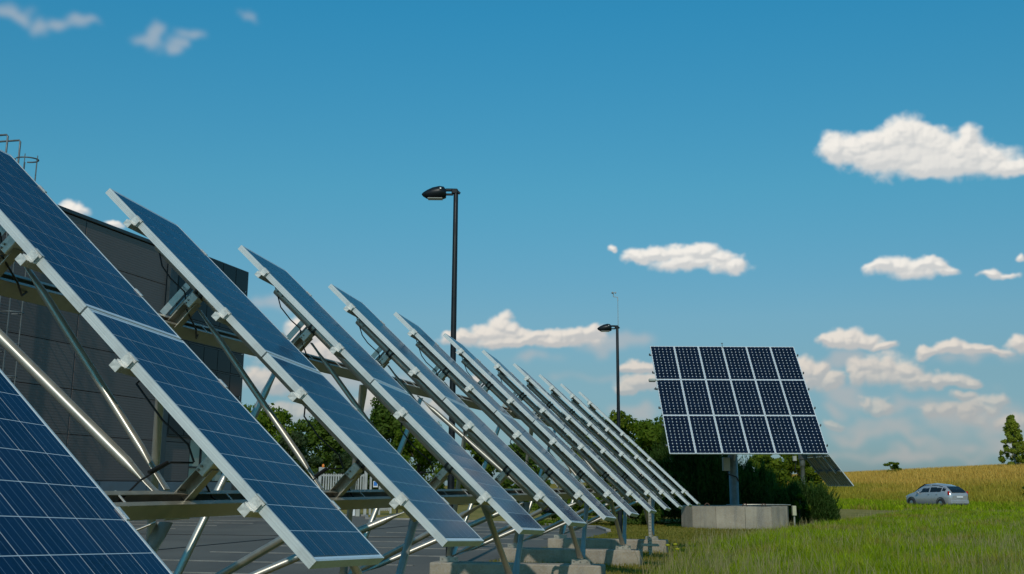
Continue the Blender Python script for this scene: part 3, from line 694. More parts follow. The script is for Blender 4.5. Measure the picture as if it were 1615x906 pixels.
# perforated post
pp = thing('perforated_post', 'perforated galvanised post standing at the front of the far plinth', 'post', F(10.95, .78, 0))
q = MB()
q.box((0, 0, .62), (.055, .004, 1.30), (BACK, ROW, UP))
for sx in (-1, 1): q.box(BACK * (sx * .0255) + ROW * .022 + UP * .62, (.004, .04, 1.30), (BACK, ROW, UP))
q.obj('channel', M['galv'], pp)
for sx in (-.012, .012):
    q = MB()
    for i in range(22): q.box(BACK * sx + ROW * -.0026 + UP * (.06 + i * .055), (.009, .0016, .022), (BACK, ROW, UP))
    q.obj('slot', M['cable'], pp, kind='stuff')
MB().box(UP * .20 + ROW * -.02, (.34, .03, .05), (BACK, ROW, UP), .003).obj('foot_bracket', M['galv'], pp)
# cable coil under the lower beam
q = MB()
for i in range(3):
    ce = P(6.62 + i * .10, .80, .60); rad = .06 + .008 * i
    q.path([ce + BACK * (rad * math.cos(t)) + UP * (rad * math.sin(t) - .02) + ROW * (.004 * t) for t in np.linspace(0, 4.4 * math.pi, 40)], .012, 6)
child(q, 'cable_coil', M['cable'])
q = MB(); q.path([P(6.7, .79, .5), P(6.72, .78, .56), P(6.75, .76, .62)], .010); child(q, 'cable', M['cable'])
# ------------------------------------------------------------------ street lamps
def lamp(x, y, H, label):
    t = thing('street_lamp', label, 'street lamp', (x, y, 0), group='black street lamps by the car park')
    MB().lathe((0, 0, 0), [(.062, -.05), (.062, .9), (.055, 1.0), (.046, 3.2), (.038, H - .02), (.030, H)], 16).obj('pole', M['black'], t)
    MB().lathe((0, 0, 0), [(.11, -.02), (.11, .015), (.075, .02), (.075, .05)], 16).obj('base_flange', M['black'], t)
    ar = MB(); ar.box((-.02, 0, H - .035), (.10, .09, .085), None, .012); ar.box((-.11, 0, H - .010), (.13, .055, .045), None, .01); ar.box((-.11, 0, H - .085), (.13, .05, .03), None, .006)
    ar.tube((.02, 0, H - .03), (.065, 0, H - .07), .022, n=8)
    ar.obj('arm', M['black'], t)
    # luminaire: shell of cross sections, pointed at its outer end
    sec = [(-.16, .075, -.005, -.135), (-.20, .105, .045, -.150), (-.27, .120, .055, -.155), (-.38, .115, .030, -.158), (-.47, .085, -.012, -.150), (-.53, .04, -.050, -.120), (-.555, .008, -.075, -.092)]
    hm = MB(); n = 14; rings = []
    for x_, hw, zt, zb in sec:
        zc = (zt + zb) / 2 - .01
        ring = []
        for k in range(n):
            a = 2 * math.pi * k / n; cs_, sn = math.cos(a), math.sin(a)
            zz = zc + (zt - zc) * sn if sn > 0 else zc + (zc - zb) * max(sn * 1.35, -1)
            ring.append(Vector((x_, hw * cs_ * (1 if sn > -.2 else .92), H + zz)))
        rings.append(ring)
    hm.add([q for g_ in rings for q in g_], [(i * n + k, i * n + (k + 1) % n, (i + 1) * n + (k + 1) % n, (i + 1) * n + k) for i in range(len(sec) - 1) for k in range(n)], True)
    hm.add(rings[0], [tuple(range(n))]); hm.add(rings[-1], [tuple(range(n))[::-1]])
    hd = hm.obj('lamp_head', M['black'], t)
    MB().box((-.335, 0, H - .160), (.24, .15, .012), None, .004).obj('lens', M['lens'], hd)
    MB().tube((-.245, -.118, H - .01), (-.245, -.128, H - .01), .013, n=10).obj('latch', M['clamp'], hd)
    return t
lamp(-.915, 18.8, 5.97, 'tall black street lamp nearer the camera, rising behind the sixth panel column')
lamp(2.945, 32.95, 5.62, 'black street lamp farther off, left of the big tracking solar panel')
t = thing('wind_sensor', 'thin pale mast with small wind sensor on top of the farther lamp post', 'wind sensor', (2.975, 32.97, 5.62))
MB().tube((0, 0, -.5), (0, 0, .72), .010, .007, n=8).obj('mast', M['rail'], t)
q = MB(); q.path([(0, 0, .70), (0, 0, .80), (-.12, 0, .82), (-.12, 0, .92)], .012, 7); q.obj('arm', M['white_paint'], t)
for a in range(3):
    q = MB(); e = Vector((math.cos(a * 2.094), math.sin(a * 2.094), 0)) * .055
    q.tube((-.12, 0, .93), Vector((-.12, 0, .93)) + e, .004, n=6); q.lathe(Vector((-.12, 0, .93)) + e, [(.006, -.025), (.024, -.012), (.028, .0), (.024, .012), (.006, .025)], 10)
    q.obj('cup', M['white_paint'], t)
# ------------------------------------------------------------------ building
bt = thing('office_building', 'dark grey clad industrial building with a black glass corner, left behind the panels', 'building', RB(28, 24, 0))
BO = bt.matrix_world.translation.copy()
def bchild(mb, name, mat, par=None, **kw):
    mb.v = [tuple(Vector(q) - BO) for q in mb.v]; return mb.obj(name, mat, par or bt, **kw)
WB = 23.82; HT = 11.0
core = MB(); core.prism([RB(6, WB + .16, 0), RB(46.8, WB + .16, 0), RB(46.8, WB + 22, 0), RB(6, WB + 22, 0)], (0, 0, HT)); wall = bchild(core, 'wall', M['clad'])
bays = [8.95, 15.1, 21.3, 27.45, 33.6, 39.75]
rows_z = [1.36, 3.0, 4.62, 6.24, 7.86, 9.48, 10.95]
for i in range(5):
    for j in range(6):
        a, b = bays[i] + .035, bays[i + 1] - .035
        q = MB(); q.box(RB((a + b) / 2, WB + .075, (rows_z[j] + rows_z[j + 1]) / 2), (b - a, .16, rows_z[j + 1] - rows_z[j] - .022), FAX, .006)
        bchild(q, 'cladding_panel', M['clad'], wall)
for b in bays: bchild(MB().box(RB(b, WB + .07, 6.15), (.055, .12, 9.6), FAX), 'joint_strip', M['clad_trim'], wall)
bchild(MB().box(RB(40.15, WB - .02, 6.2), (.62, .22, 9.5), FAX, .01), 'pilaster', M['clad_trim'])
for (a, b) in ((39.75, 42.66),):
    for j in range(2):
        bchild(MB().box(RB((a + .4 + b) / 2 + .1, WB + .075, (rows_z[j] + rows_z[j + 1]) / 2), (b - a - .5, .16, rows_z[j + 1] - rows_z[j] - .022), FAX, .006), 'cladding_panel', M['clad'], wall)
bchild(MB().box(RB(23, WB + .16, 11.05), (34.6, .44, .15), FAX, .02), 'roof_edge', M['clad_trim'])
bchild(MB().box(RB(27.85, WB + .02, .70), (37.9, .20, 1.28), FAX, .01), 'base_band', M['base_band'])
for a in np.arange(12, 46, 3.4): bchild(MB().box(RB(a, WB - .083, .70), (.03, .012, 1.26), FAX), 'joint_strip', M['clad_trim'])
bchild(MB().box(RB(27.85, WB - .0, .13), (37.9, .26, .16), FAX, .01), 'footing', M['mullion'])
# cream entrance recess under the glass
for i, a in enumerate((42.75, 43.85, 44.95, 46.05)):
    pz = bchild(MB().box(RB(a + .52, WB + .10, 2.28), (1.0, .08, 1.75), FAX, .006), 'cream_panel', M['cream'])
    bchild(MB().box(RB(a + .52, WB + .04, 1.98), (1.04, .06, .07), FAX), 'crossbar', M['mullion'], pz)
    bchild(MB().box(RB(a - .01, WB + .06, 2.28), (.07, .12, 1.78), FAX), 'mullion', M['mullion'])
# glass corner volume
GB = WB - .12; gz0, gz1 = 3.25, 11.32; g0, g1 = 40.55, 47.25
bchild(MB().prism([RB(g0, GB + .10, gz0 - .05), RB(g1 - .05, GB + .10, gz0 - .05), RB(g1 - .05, GB + 8, gz0 - .05), RB(g0, GB + 8, gz0 - .05)], (0, 0, gz1 - gz0 + .03)), 'corner_block', M['mullion'])
ncol, nrow = 5, 8
for i in range(ncol):
    for j in range(nrow):
        wv, hv = (g1 - g0) / ncol, (gz1 - gz0) / nrow
        tlt = random.uniform(-.006, .006); axg = (ROW, (BACK + UP * tlt + ROW * random.uniform(-.006, .006)).normalized(), UP)
        bchild(MB().box(RB(g0 + (i + .5) * wv, GB + .02, gz0 + (j + .5) * hv), (wv - .09, .03, hv - .09), axg), 'glass_pane', M['dark_glass'])
for i in range(ncol + 1): bchild(MB().box(RB(g0 + i * (g1 - g0) / ncol, GB + .05, (gz0 + gz1) / 2), (.05, .06, gz1 - gz0 + .02), FAX), 'mullion', M['mullion'])
for j in range(nrow + 1): bchild(MB().box(RB((g0 + g1) / 2, GB + .055, gz0 + j * (gz1 - gz0) / nrow), (g1 - g0 + .05, .05, .05), FAX), 'transom', M['mullion'])
# side return of the corner, seen from a step aside
for j in range(nrow):
    hv = (gz1 - gz0) / nrow; bchild(MB().box(RB(g1 - .02, GB + 4, gz0 + (j + .5) * hv), (.04, 7.6, hv - .06), FAX), 'glass_pane', M['dark_glass'])
bchild(MB().box(RB(47.6, WB + .4, .65), (1.6, .9, 1.3), FAX, .03), 'stone_pier', M['stone'])
# ladder with safety cage, fixed to the wall
ld = bchild(MB().tube(RB(28.5, WB - .42, 1.2), RB(28.5, WB - .42, 12.0), .03, n=8).tube(RB(29.02, WB - .42, 1.2), RB(29.02, WB - .42, 12.0), .03, n=8), 'ladder', M['ladder'])
for i in range(36):
    z = 1.5 + i * .29; bchild(MB().tube(RB(28.5, WB - .42, z), RB(29.02, WB - .42, z), .014, n=6), 'rung', M['ladder'], ld)
for z in np.arange(3.6, 12.3, 1.05):
    pts = [RB(28.76, WB - .70, z) + ROW * (.34 * math.cos(t)) - BACK * (.38 * math.sin(t)) for t in np.linspace(-.55, math.pi + .55, 22)]
    bchild(MB().path(pts, .026, 6), 'cage_hoop', M['ladder'], ld)
for t in np.linspace(.25, math.pi - .25, 3):
    q = RB(28.76, WB - .42, 0) + ROW * (.34 * math.cos(t)) - BACK * (.34 + .34 * math.sin(t))
    bchild(MB().tube(q + UP * 3.6, q + UP * 12.12, .016, n=6), 'cage_bar', M['ladder'], ld)
for z in (2.5, 5.5, 8.5, 10.6):
    for m in (28.5, 29.02): bchild(MB().tube(RB(m, WB - .42, z), RB(m, WB + .02, z), .018, n=6), 'wall_tie', M['ladder'], ld)
for m in (28.10, 28.78):
    q = MB(); q.path([RB(m, WB - .35, 11.0), RB(m, WB - .35, 12.66), RB(m, WB - .30, 12.72), RB(m, WB + 2.5, 12.72)], .035, 8); q.tube(RB(m, WB + 2.4, 11), RB(m, WB + 2.4, 12.72), .03, n=8)
    bchild(q, 'guard_rail', M['ladder'])
# ------------------------------------------------------------------ white gate, posts, sign, boxes
gt = thing('sliding_gate', 'white slatted sliding gate at the far side of the car park', 'gate', (-7.35, 53.4, 0))
gd = Vector((1.95, .48, 0)).normalized(); gn = Vector((-gd.y, gd.x, 0)); gax = (gd, gn, UP)
for u in (-.98, 1.02):
    MB().box(gd * u + UP * .98, (.13, .13, 2.06), gax, .008).obj('post', M['white_paint'], gt)
MB().box(gd * -.84 + UP * 1.95, (.34, .10, .10), gax, .006).obj('post_head', M['white_paint'], gt)
for z in (.32, 1.66): MB().box(gd * .05 + UP * z, (1.95, .05, .07), gax).obj('crossbar', M['white_paint'], gt)
for i in range(17): MB().box(gd * (-.82 + i * .108) + gn * -.03 + UP * 1.0, (.062, .022, 1.46), gax).obj('slat', M['white_paint'], gt)
be = MB(); be.lathe(gd * -.86 + UP * 2.0, [(.05, 0), (.06, .02), (.055, .10), (.03, .14), (.004, .15)], 12); be.obj('beacon', M['orange'], gt)
wk = thing('wicket_gate', 'narrow white wicket gate with a small blue sign, right of the sliding gate', 'gate', (-5.85, 53.6, 0))
for u in (-.28, .12, .62): MB().box(gd * u + UP * .8, (.09, .09, 1.66 if u < .5 else 1.5), gax, .006).obj('post', M['white_paint'], wk)
for i in range(5): MB().box(gd * (.21 + i * .08) + UP * .82, (.05, .02, 1.3), gax).obj('slat', M['white_paint'], wk)
for z in (.25, 1.45): MB().box(gd * .37 + UP * z, (.5, .03, .06), gax).obj('crossbar', M['white_paint'], wk)
sg = MB().box(gd * -.08 + gn * -.06 + UP * 1.30, (.20, .012, .26), gax).obj('sign_plate', M['sign_white'], wk)
MB().box(gd * -.08 + gn * -.069 + UP * 1.32, (.15, .006, .18), gax).obj('sign_field', M['blue_sign'], sg)
t = thing('post_box', 'black post box on a thin stand beside the wicket gate', 'post box', (-4.75, 51.5, 0))
MB().tube((0, 0, 0), (0, 0, .62), .03, n=8).obj('stand', M['black'], t)
MB().box((0, 0, .62), (.26, .2, .42), None, .012).obj('box', M['black'], t)
t = thing('gate_pedestal', 'pale control pedestal at the foot of the sliding gate', 'pedestal', (-6.35, 50.6, 0))
MB().box((.07, 0, .26), (.17, .2, .54), None, .012).obj('column', M['grey_box'], t); MB().box((-.10, 0, .29), (.13, .14, .56), None, .02).obj('reader', M['sign_white'], t)
t = thing('utility_cabinet', 'beige utility cabinet behind the near lamp post', 'cabinet', (-2.35, 43.0, 0))
MB().box((0, 0, .55), (.36, .3, 1.1), None, .015).obj('body', M['beige_box'], t); MB().box((0, 0, 1.115), (.42, .36, .05), None, .012).obj('lid', M['grey_box'], t); MB().box((0, -.155, .55), (.30, .014, .92), None, .004).obj('door', M['beige_box'], t)
# ------------------------------------------------------------------ big two-axis tracker
T1 = Vector((7.131, 38.206, 2.770 + EYE)); TAZ, TT, TR = .0401, .7135, .0079
nh = Vector((math.sin(TAZ), -math.cos(TAZ), 0)); rt = Vector((math.cos(TAZ), math.sin(TAZ), 0)); upv = UP * math.cos(TT) - nh * math.sin(TT)
r2 = rt * math.cos(TR) + upv * math.sin(TR); u2 = upv * math.cos(TR) - rt * math.sin(TR); n2 = r2.cross(u2)
tk = thing('tracking_solar_panel', 'large pole mounted solar tracker of eighteen dark panels on a round concrete base', 'solar tracker', (7.13, 38.95, .70))
TO = tk.matrix_world.translation.copy(); TAX = (r2, u2, n2)
def tchild(mb, name, mat, par=None, **kw):
    mb.v = [tuple(Vector(q) - TO) for q in mb.v]; return mb.obj(name, mat, par or tk, **kw)
MW, MH = .81, 1.583
ms = MB(); ms.box((0, 0, -.006), (MW - .008, MH - .024, .006)); MSHEET = ms.mesh('backsheet')
mf = MB()
for sx in (-1, 1): mf.box((sx * (MW / 2 - .011), 0, -.018), (.014, MH - .016, .038))
for sy in (-1, 1): mf.box((0, sy * (MH / 2 - .013), -.0185), (MW - .036, .022, .037))
MFRAME = mf.mesh('solar_panel')
mc = MB(); quadgrid(mc, -3 * .1265, -6 * .1285, .1265, .1285, 6, 12, -.0015, .0013, .019); MCELLS = flatmesh(mc, 'cells')
for i in range(6):
    for j in range(3):
        c_ = T1 + r2 * ((i - 2.5) * MW) + u2 * ((j - 1) * MH)
        pn = link('solar_panel', MFRAME, M['sheet_w'], tk)
        pn.matrix_local = Matrix(((r2.x, u2.x, n2.x, c_.x - TO.x), (r2.y, u2.y, n2.y, c_.y - TO.y), (r2.z, u2.z, n2.z, c_.z - TO.z), (0, 0, 0, 1)))
        link('backsheet', MSHEET, M['sheet_w'], pn); link('cells', MCELLS, M['mono'], pn, kind='stuff')
for j in range(3):
    for dy in (-.42, .42):
        yy = (j - 1) * MH + dy
        q = MB(); q.box(T1 + u2 * yy - n2 * .062, (6 * MW + .10, .045, .045), TAX); rl_ = tchild(q, 'rail', M['rail'])
        for sx in (-1, 1): tchild(MB().box(T1 + r2 * (sx * (3 * MW + .055)) + u2 * yy - n2 * .04, (.03, .05, .07), TAX, .006), 'rail_end', M['dark_steel'], rl_)
for xx in (-1.6, -.55, .55, 1.6): tchild(MB().box(T1 + r2 * xx - n2 * .13, (.08, 4.3, .09), TAX), 'purlin', M['tracker_steel'])
tchild(MB().tube(T1 + r2 * -2.0 - n2 * .27, T1 + r2 * 2.0 - n2 * .27, .10, n=16), 'torque_beam', M['tracker_steel'])
ptop = Vector((7.13, 38.95, T1.z - .52))
tchild(MB().lathe(Vector((7.13, 38.95, 0)), [(.26, .70), (.26, .735), (.145, .74), (.145, 2.6), (.142, ptop.z)], 24), 'pole', M['tracker_steel'])
tchild(MB().box(ptop + Vector((0, -.1, .16)), (.36, .5, .40), None, .03), 'drive_head', M['dark_steel'])
tchild(MB().tube(Vector((7.13, 38.74, 2.1)), T1 - u2 * 1.2 - n2 * .14, .035, n=10), 'actuator', M['rail'])
bx_ = tchild(MB().box((6.88, 38.80, 1.98), (.22, .24, .42), None, .012), 'control_box', M['grey_box'])
tchild(MB().box((6.88, 38.675, 1.98), (.19, .014, .38), None, .004), 'box_door', M['grey_box'], bx_)
tchild(MB().path([(6.9, 38.8, 1.77), (6.95, 38.78, 1.66), (7.05, 38.78, 1.63), (7.2, 38.79, 1.58), (7.27, 38.88, 1.45)], .018, 7), 'cable', M['cable'])
q = T1 - r2 * (3 * MW + .13) + u2 * (.75)
tchild(MB().box(q, (.22, .10, .10), TAX, .02).tube(q + r2 * .05, q + r2 * .22, .02, n=8), 'sun_sensor', M['grey_box'])
q = T1 - r2 * (3 * MW + .09) + u2 * (.36); tchild(MB().tube(q, q + r2 * .14, .018, n=8).lathe(q, [(.004, -.02), (.03, -.01), (.03, .01), (.004, .02)], 10), 'sensor_knob', M['dark_steel'])
q = T1 + u2 * (1.5 * MH); tchild(MB().tube(q - u2 * .1, q + UP * .10, .010, n=6).box(q + UP * .10, (.06, .03, .02)), 'antenna', M['dark_steel'])
# round base with formwork joints
cbm = thing('round_concrete_base', 'low round concrete base under the big solar tracker', 'concrete base', (7.13, 38.95, 0))
NS = 12; RBs = 1.70
for i in range(NS):
    a0, a1 = 2 * math.pi * (i + .006) / NS, 2 * math.pi * (i + .994) / NS; am = (a0 + a1) / 2
    pts = [Vector((RBs * math.cos(a), RBs * math.sin(a), -.06)) for a in np.linspace(a0, a1, 2)] + [Vector((1.2 * math.cos(a1), 1.2 * math.sin(a1), -.06)), Vector((1.2 * math.cos(a0), 1.2 * math.sin(a0), -.06))]
    MB().prism(pts, (0, 0, .745 + .004 * (i % 3))).obj('wall_segment', M['concrete'], cbm)
MB().lathe((0, 0, 0), [(1.25, -.05), (1.25, .66), (.3, .695)], 28).obj('slab', M['concrete'], cbm)
for a in (3.9, 4.75, 5.2):
    q = Vector((1.42 * math.cos(a), 1.42 * math.sin(a), .69)); MB().path([q + Vector((.07 * math.cos(t), 0, .085 * math.sin(t))) for t in np.linspace(0, math.pi, 9)], .014, 6).obj('lifting_eye', material('rusty_iron', (.09, .045, .03), .8), cbm)
q = MB(); q.path([(.12, -.9, .74), (.5, -1.0, .745), (1.3, -.85, .74), (1.66, -.5, .73)], .018, 7); q.obj('conduit', M['galv'], cbm)
t = thing('junction_pillar', 'small yellowish junction box at the right end of the round concrete base', 'junction box', (8.86, 38.3, 0))
MB().tube((0, 0, -.03), (0, 0, .45), .03, n=8).obj('stand', M['galv'], t); MB().box((0, 0, .56), (.12, .16, .30), None, .012).obj('box', M['beige_box'], t)
# ------------------------------------------------------------------ second tracker, seen from below
ac = Vector((-.10, 1, 0)).normalized(); nr = Vector((ac.y, -ac.x, 0)); th = R(52)
dn = nr * math.cos(th) - UP * math.sin(th); nn = nr * math.sin(th) + UP * math.cos(th)
B0 = Vector((15.2, 54, 1.34))                       # near lower corner
t2 = thing('side_solar_tracker', 'smaller solar tracker turned side on, its dark underside showing behind the big one', 'solar tracker', (13.35, 55.6, 0))
O2 = t2.matrix_world.translation.copy()
def c2h(mb, name, mat, par=None, **kw):
    mb.v = [tuple(Vector(q) - O2) for q in mb.v]; return mb.obj(name, mat, par or t2, **kw)
AX2 = (ac, -dn, nn)
for j in range(4):
    for i in range(2):
        cc = B0 + ac * (.81 + i * 1.60) - dn * (.40 + j * .83)
        q = MB()
        for sy in (-1, 1): q.box(cc - dn * (-sy * .385), (1.58, .025, .04), AX2)
        for sx in (-1, 1): q.box(cc + ac * (sx * .777), (.025, .744, .04), AX2)
        pn = c2h(q, 'solar_panel', M['frame'])
        c2h(MB().box(cc + nn * .006, (1.53, .744, .008), AX2), 'back_film', M['panel_back'], pn)
        for k in range(6): c2h(MB().box(cc + ac * (-.66 + k * .265) - nn * .012 + dn * .02, (.028, .82, .024), AX2), 'back_rib', M['rail'], pn)
for s_ in (.86, 1.75, 2.5): c2h(MB().box(B0 + ac * 1.6 - dn * s_ - nn * .07, (3.25, .07, .07), AX2), 'rail', M['tracker_steel'])
for a_ in (.5, 1.6, 2.7): c2h(MB().box(B0 + ac * a_ - dn * 1.9 - nn * .14, (.08, 2.2, .08), AX2), 'purlin', M['tracker_steel'])
c2h(MB().lathe(Vector((13.35, 55.6, 0)), [(.16, -.05), (.16, .05), (.10, .06), (.10, 2.2), (.13, 2.21), (.13, 2.55)], 18), 'pole', M['tracker_steel'])
c2h(MB().box((13.38, 55.6, 2.62), (.34, .34, .26), None, .02), 'drive_head', M['dark_steel'])
c2h(MB().tube((13.40, 55.6, 2.65), B0 + ac * 1.6 - dn * 1.9 - nn * .14, .08, n=12), 'head_arm', M['tracker_steel'])
c2h(MB().box((12.98, 55.5, 2.55), (.16, .16, .22), None, .012), 'control_box', M['grey_box'])
c2h(MB().path([(13.05, 55.5, 2.45), (12.98, 55.5, 2.1), (13.1, 55.5, 1.85), (13.26, 55.52, 1.7)], .02, 7), 'cable', M['cable'])
# ------------------------------------------------------------------ car
def car(loc, heading):
    t = thing('parked_car', 'silver hatchback car on the road below the golden field', 'car')
    t.matrix_world = Matrix.Translation(loc) @ Matrix.Rotation(heading, 4, 'Z')      # local +X is the front
    # stations: x, half width at belt, z sill, z belt, z roof, half width roof
    S_ = [(-2.02, .60, .42, .78, .80, .50), (-1.98, .74, .28, .93, .96, .60), (-1.80, .82, .22, .98, 1.17, .58), (-1.45, .85, .20, .98, 1.36, .56), (-.9, .86, .18, .95, 1.49, .57), (-.2, .86, .18, .92, 1.54, .58),
          (.35, .86, .18, .90, 1.48, .57), (.80, .86, .18, .88, 1.27, .59), (1.20, .85, .18, .90, 1.00, .62), (1.55, .82, .20, .86, .90, .60), (1.88, .74, .25, .74, .77, .55), (2.02, .56, .32, .58, .60, .42)]
    def ring(s):
        x, hb_, zs, zb, zr, hr = s
        half = [(.0, zs), (hb_ * .86, zs), (hb_ * .99, zs + .10), (hb_ * 1.0, (zs + zb) / 2 + .06), (hb_ * .97, zb), (hr + (hb_ - hr) * .18, zb + (zr - zb) * .75), (hr * .86, zr - .02 * (zr > zb + .1)), (0, zr + .015)]
        return [Vector((x, -y, z)) for y, z in half] + [Vector((x, y, z)) for y, z in half[-2:0:-1]]
    rings = [ring(s) for s in S_]; n = len(rings[0]); q = MB()
    q.add([v_ for g_ in rings for v_ in g_], [(i * n + k, i * n + (k + 1) % n, (i + 1) * n + (k + 1) % n, (i + 1) * n + k) for i in range(len(S_) - 1) for k in range(n)], True)
    q.add(rings[0], [tuple(range(n))]); q.add(rings[-1], [tuple(range(n))])
    q.obj('body', M['car_paint'], t)
    def pane(i0, i1, side, nm, f0_=.12, f1_=.86, lerp0=0, lerp1=1):
        def pt(fi, f):
            i = min(int(fi), len(S_) - 2); u = fi - i; s = [a + (b - a) * u for a, b in zip(S_[i], S_[i + 1])]
            x, hb_, zs, zb, zr, hr = s; za = zb + (zr - zb) * .75
            y1, y2, y3 = hb_ * .97, hr + (hb_ - hr) * .18, hr * .86
            z_ = zb + (zr - zb) * f
            y_ = y1 + (y2 - y1) * f / .75 if f < .75 else y2 + (y3 - y2) * (f - .75) / .25
            return Vector((x, side * (y_ + .006), z_))
        m_ = MB(); N = 6; vs = []
        for k in range(N + 1):
            fi = i0 + (i1 - i0) * k / N; vs += [pt(fi, f0_), pt(fi, .5), pt(fi, f1_)]
        m_.add(vs, [(k * 3 + j, k * 3 + 3 + j, k * 3 + 4 + j, k * 3 + 1 + j) for k in range(N) for j in (0, 1)], True)
        return m_.obj(nm, M['car_glass'], t)
    for sd_ in (-1, 1):
        pane(4.95, 7.0, sd_, 'side_window'); pane(3.35, 4.8, sd_, 'side_window'); pane(2.6, 3.2, sd_, 'quarter_window', .25, .8)
        MB().box((.62, sd_ * .93, .98), (.16, .12, .12), None, .03).obj('mirror', M['car_paint'], t)
        MB().box((-1.90, sd_ * .76, .95), (.12, .12, .24), None, .03).obj('tail_lamp', M['tail'], t)
        MB().box((1.86, sd_ * .66, .70), (.18, .16, .12), None, .03).obj('headlight', M['lens'], t)
        for xd in (-.35, -1.05): MB().box((xd + .1, sd_ * .868, .86), (.16, .02, .025), None, .006).obj('door_handle', M['car_paint'], t)
        MB().box((-.1, sd_ * .862, .22), (2.0, .02, .10), None, .008).obj('sill_trim', M['trim'], t)
        for xw in (-1.27, 1.28):
            wh = MB().lathe((xw, sd_ * .80, .31), [(.20, -.09), (.295, -.085), (.31, -.05), (.31, .05), (.295, .085), (.20, .09)], 24, (Vector((1, 0, 0)), Vector((0, 0, 1)), Vector((0, -sd_, 0)))).obj('wheel', M['tyre'], t)
            MB().lathe((xw, sd_ * .88, .31), [(.205, -.02), (.205, .004), (.15, .012), (.05, .02), (.03, .022)], 20, (Vector((1, 0, 0)), Vector((0, 0, 1)), Vector((0, sd_, 0)))).obj('rim', M['rim'], wh)
            MB().path([(xw + .37 * math.cos(a), sd_ * .855, .31 + .37 * math.sin(a)) for a in np.linspace(-.25, math.pi + .25, 12)], .022, 6).obj('wheel_arch', M['trim'], t)
    m_ = MB(); m_.add([(-1.992, -.56, .985), (-1.992, .56, .985), (-1.795, .54, 1.155), (-1.795, -.54, 1.155), (-1.46, .48, 1.345), (-1.46, -.48, 1.345)], [(0, 1, 2, 3), (3, 2, 4, 5)]); m_.v = [(x - .03, y, z + .015) for x, y, z in m_.v]; m_.obj('rear_window', M['car_glass'], t)
    m_ = MB(); m_.add([(1.16, -.66, .99), (1.16, .66, .99), (.80, .56, 1.255), (.80, -.56, 1.255), (.38, .50, 1.475), (.38, -.50, 1.475)], [(0, 1, 2, 3), (3, 2, 4, 5)]); m_.v = [(x + .02, y, z + .03) for x, y, z in m_.v]; m_.obj('windscreen', M['car_glass'], t)
    MB().box((-2.02, 0, .40), (.08, 1.45, .22), None, .04).obj('rear_bumper', M['car_paint'], t)
    MB().box((-2.045, 0, .72), (.02, .50, .11), None, .004).obj('number_plate', M['plate'], t)
    MB().box((2.0, 0, .36), (.08, 1.2, .18), None, .04).obj('front_bumper', M['trim'], t)
    return t
car((27.15, 78.0, .02), math.atan2(RD.y, RD.x) + .03)
# ------------------------------------------------------------------ vegetation
def leaves(C, rad, n, size, flat=.6, up=0.0):
    """n leaf quads scattered in shells about blob centres C (k,3) with radii rad (k,3)"""
    k = RNG.integers(0, len(C), n)
    d = RNG.normal(size=(n, 3)); d /= np.linalg.norm(d, axis=1, keepdims=True)
    rr = (RNG.random(n) ** .35)[:, None]
    c = C[k] + d * rr * rad[k]
    nrm = d + RNG.normal(size=(n, 3)) * flat; nrm /= np.linalg.norm(nrm, axis=1, keepdims=True)
    a = np.cross(nrm, RNG.normal(size=(n, 3))); a /= np.linalg.norm(a, axis=1, keepdims=True); b = np.cross(nrm, a)
    s = size * RNG.uniform(.55, 1.3, n)[:, None]
    V = np.stack([c - a * s, c - b * s * .55, c + a * s, c + b * s * .55], 1).reshape(-1, 3)
    return V, np.arange(4 * n).reshape(n, 4)
def tree(name, label, x, y, H, Wd, mat, n=9000, leaf=.16, base=.18, shape='round', blobs=40, bark='bark', group=None, z=None, seed=0, trunk_r=None):
    global RNG
    RNG = np.random.default_rng(seed + int(abs(x * 37)) + int(y))
    z0 = float(ground_z(x, y)) if z is None else z
    t = thing(name, label, 'tree' if 'tree' in name else 'shrub', (x, y, z0 - .03), group=group)
    tr = trunk_r or H * .022
    tm = MB(); top = Vector((RNG.uniform(-.2, .2), RNG.uniform(-.2, .2), H * .86))
    tm.path([(0, 0, -.05), (tr * .3, 0, H * .15), (top.x * .4, top.y * .4, H * .45), tuple(top)], [tr * 1.25, tr, tr * .7, tr * .15], 9)
    C = []
    for i in range(blobs):
        u = (i + RNG.random()) / blobs
        zz = base + (1 - base) * u
        if shape == 'round': w_ = math.sqrt(max(.02, 1 - ((zz - (base + 1) / 2) / ((1 - base) / 2 * 1.06)) ** 2))
        elif shape == 'cone': w_ = (1 - u) ** .75 * (1.0 if u > .12 else .6 + u * 3.3) + .06
        else: w_ = .55 + .45 * math.sin(u * math.pi)
        a = RNG.uniform(0, 2 * math.pi); r_ = Wd / 2 * w_ * math.sqrt(RNG.random()) * .86
        C.append((r_ * math.cos(a), r_ * math.sin(a), zz * H))
    C = np.array(C); rad = np.stack([RNG.uniform(.09, .19, blobs) * Wd] * 2 + [RNG.uniform(.07, .13, blobs) * min(H, Wd * 1.4)], 1)
    if shape == 'cone': rad *= .75 if blobs < 100 else .48
    for i in range(0, blobs, 3):
        e = Vector(C[i]); s_ = Vector((top.x * .4 * min(1, e.z / H), top.y * .4, max(H * .12, e.z * .62 - .1)))
        if (e - s_).length > .3: tm.path([s_, s_.lerp(e, .5) + Vector((0, 0, .06 * H * RNG.random())), e], [tr * .42, tr * .26, tr * .08], 6)
    tm.obj('trunk', M[bark], t)
    V, Fq = leaves(C, rad, int(n * 1.5), leaf * .82)
    link('crown', npmesh('crown', V, Fq, M[mat]), None, t)
    return t
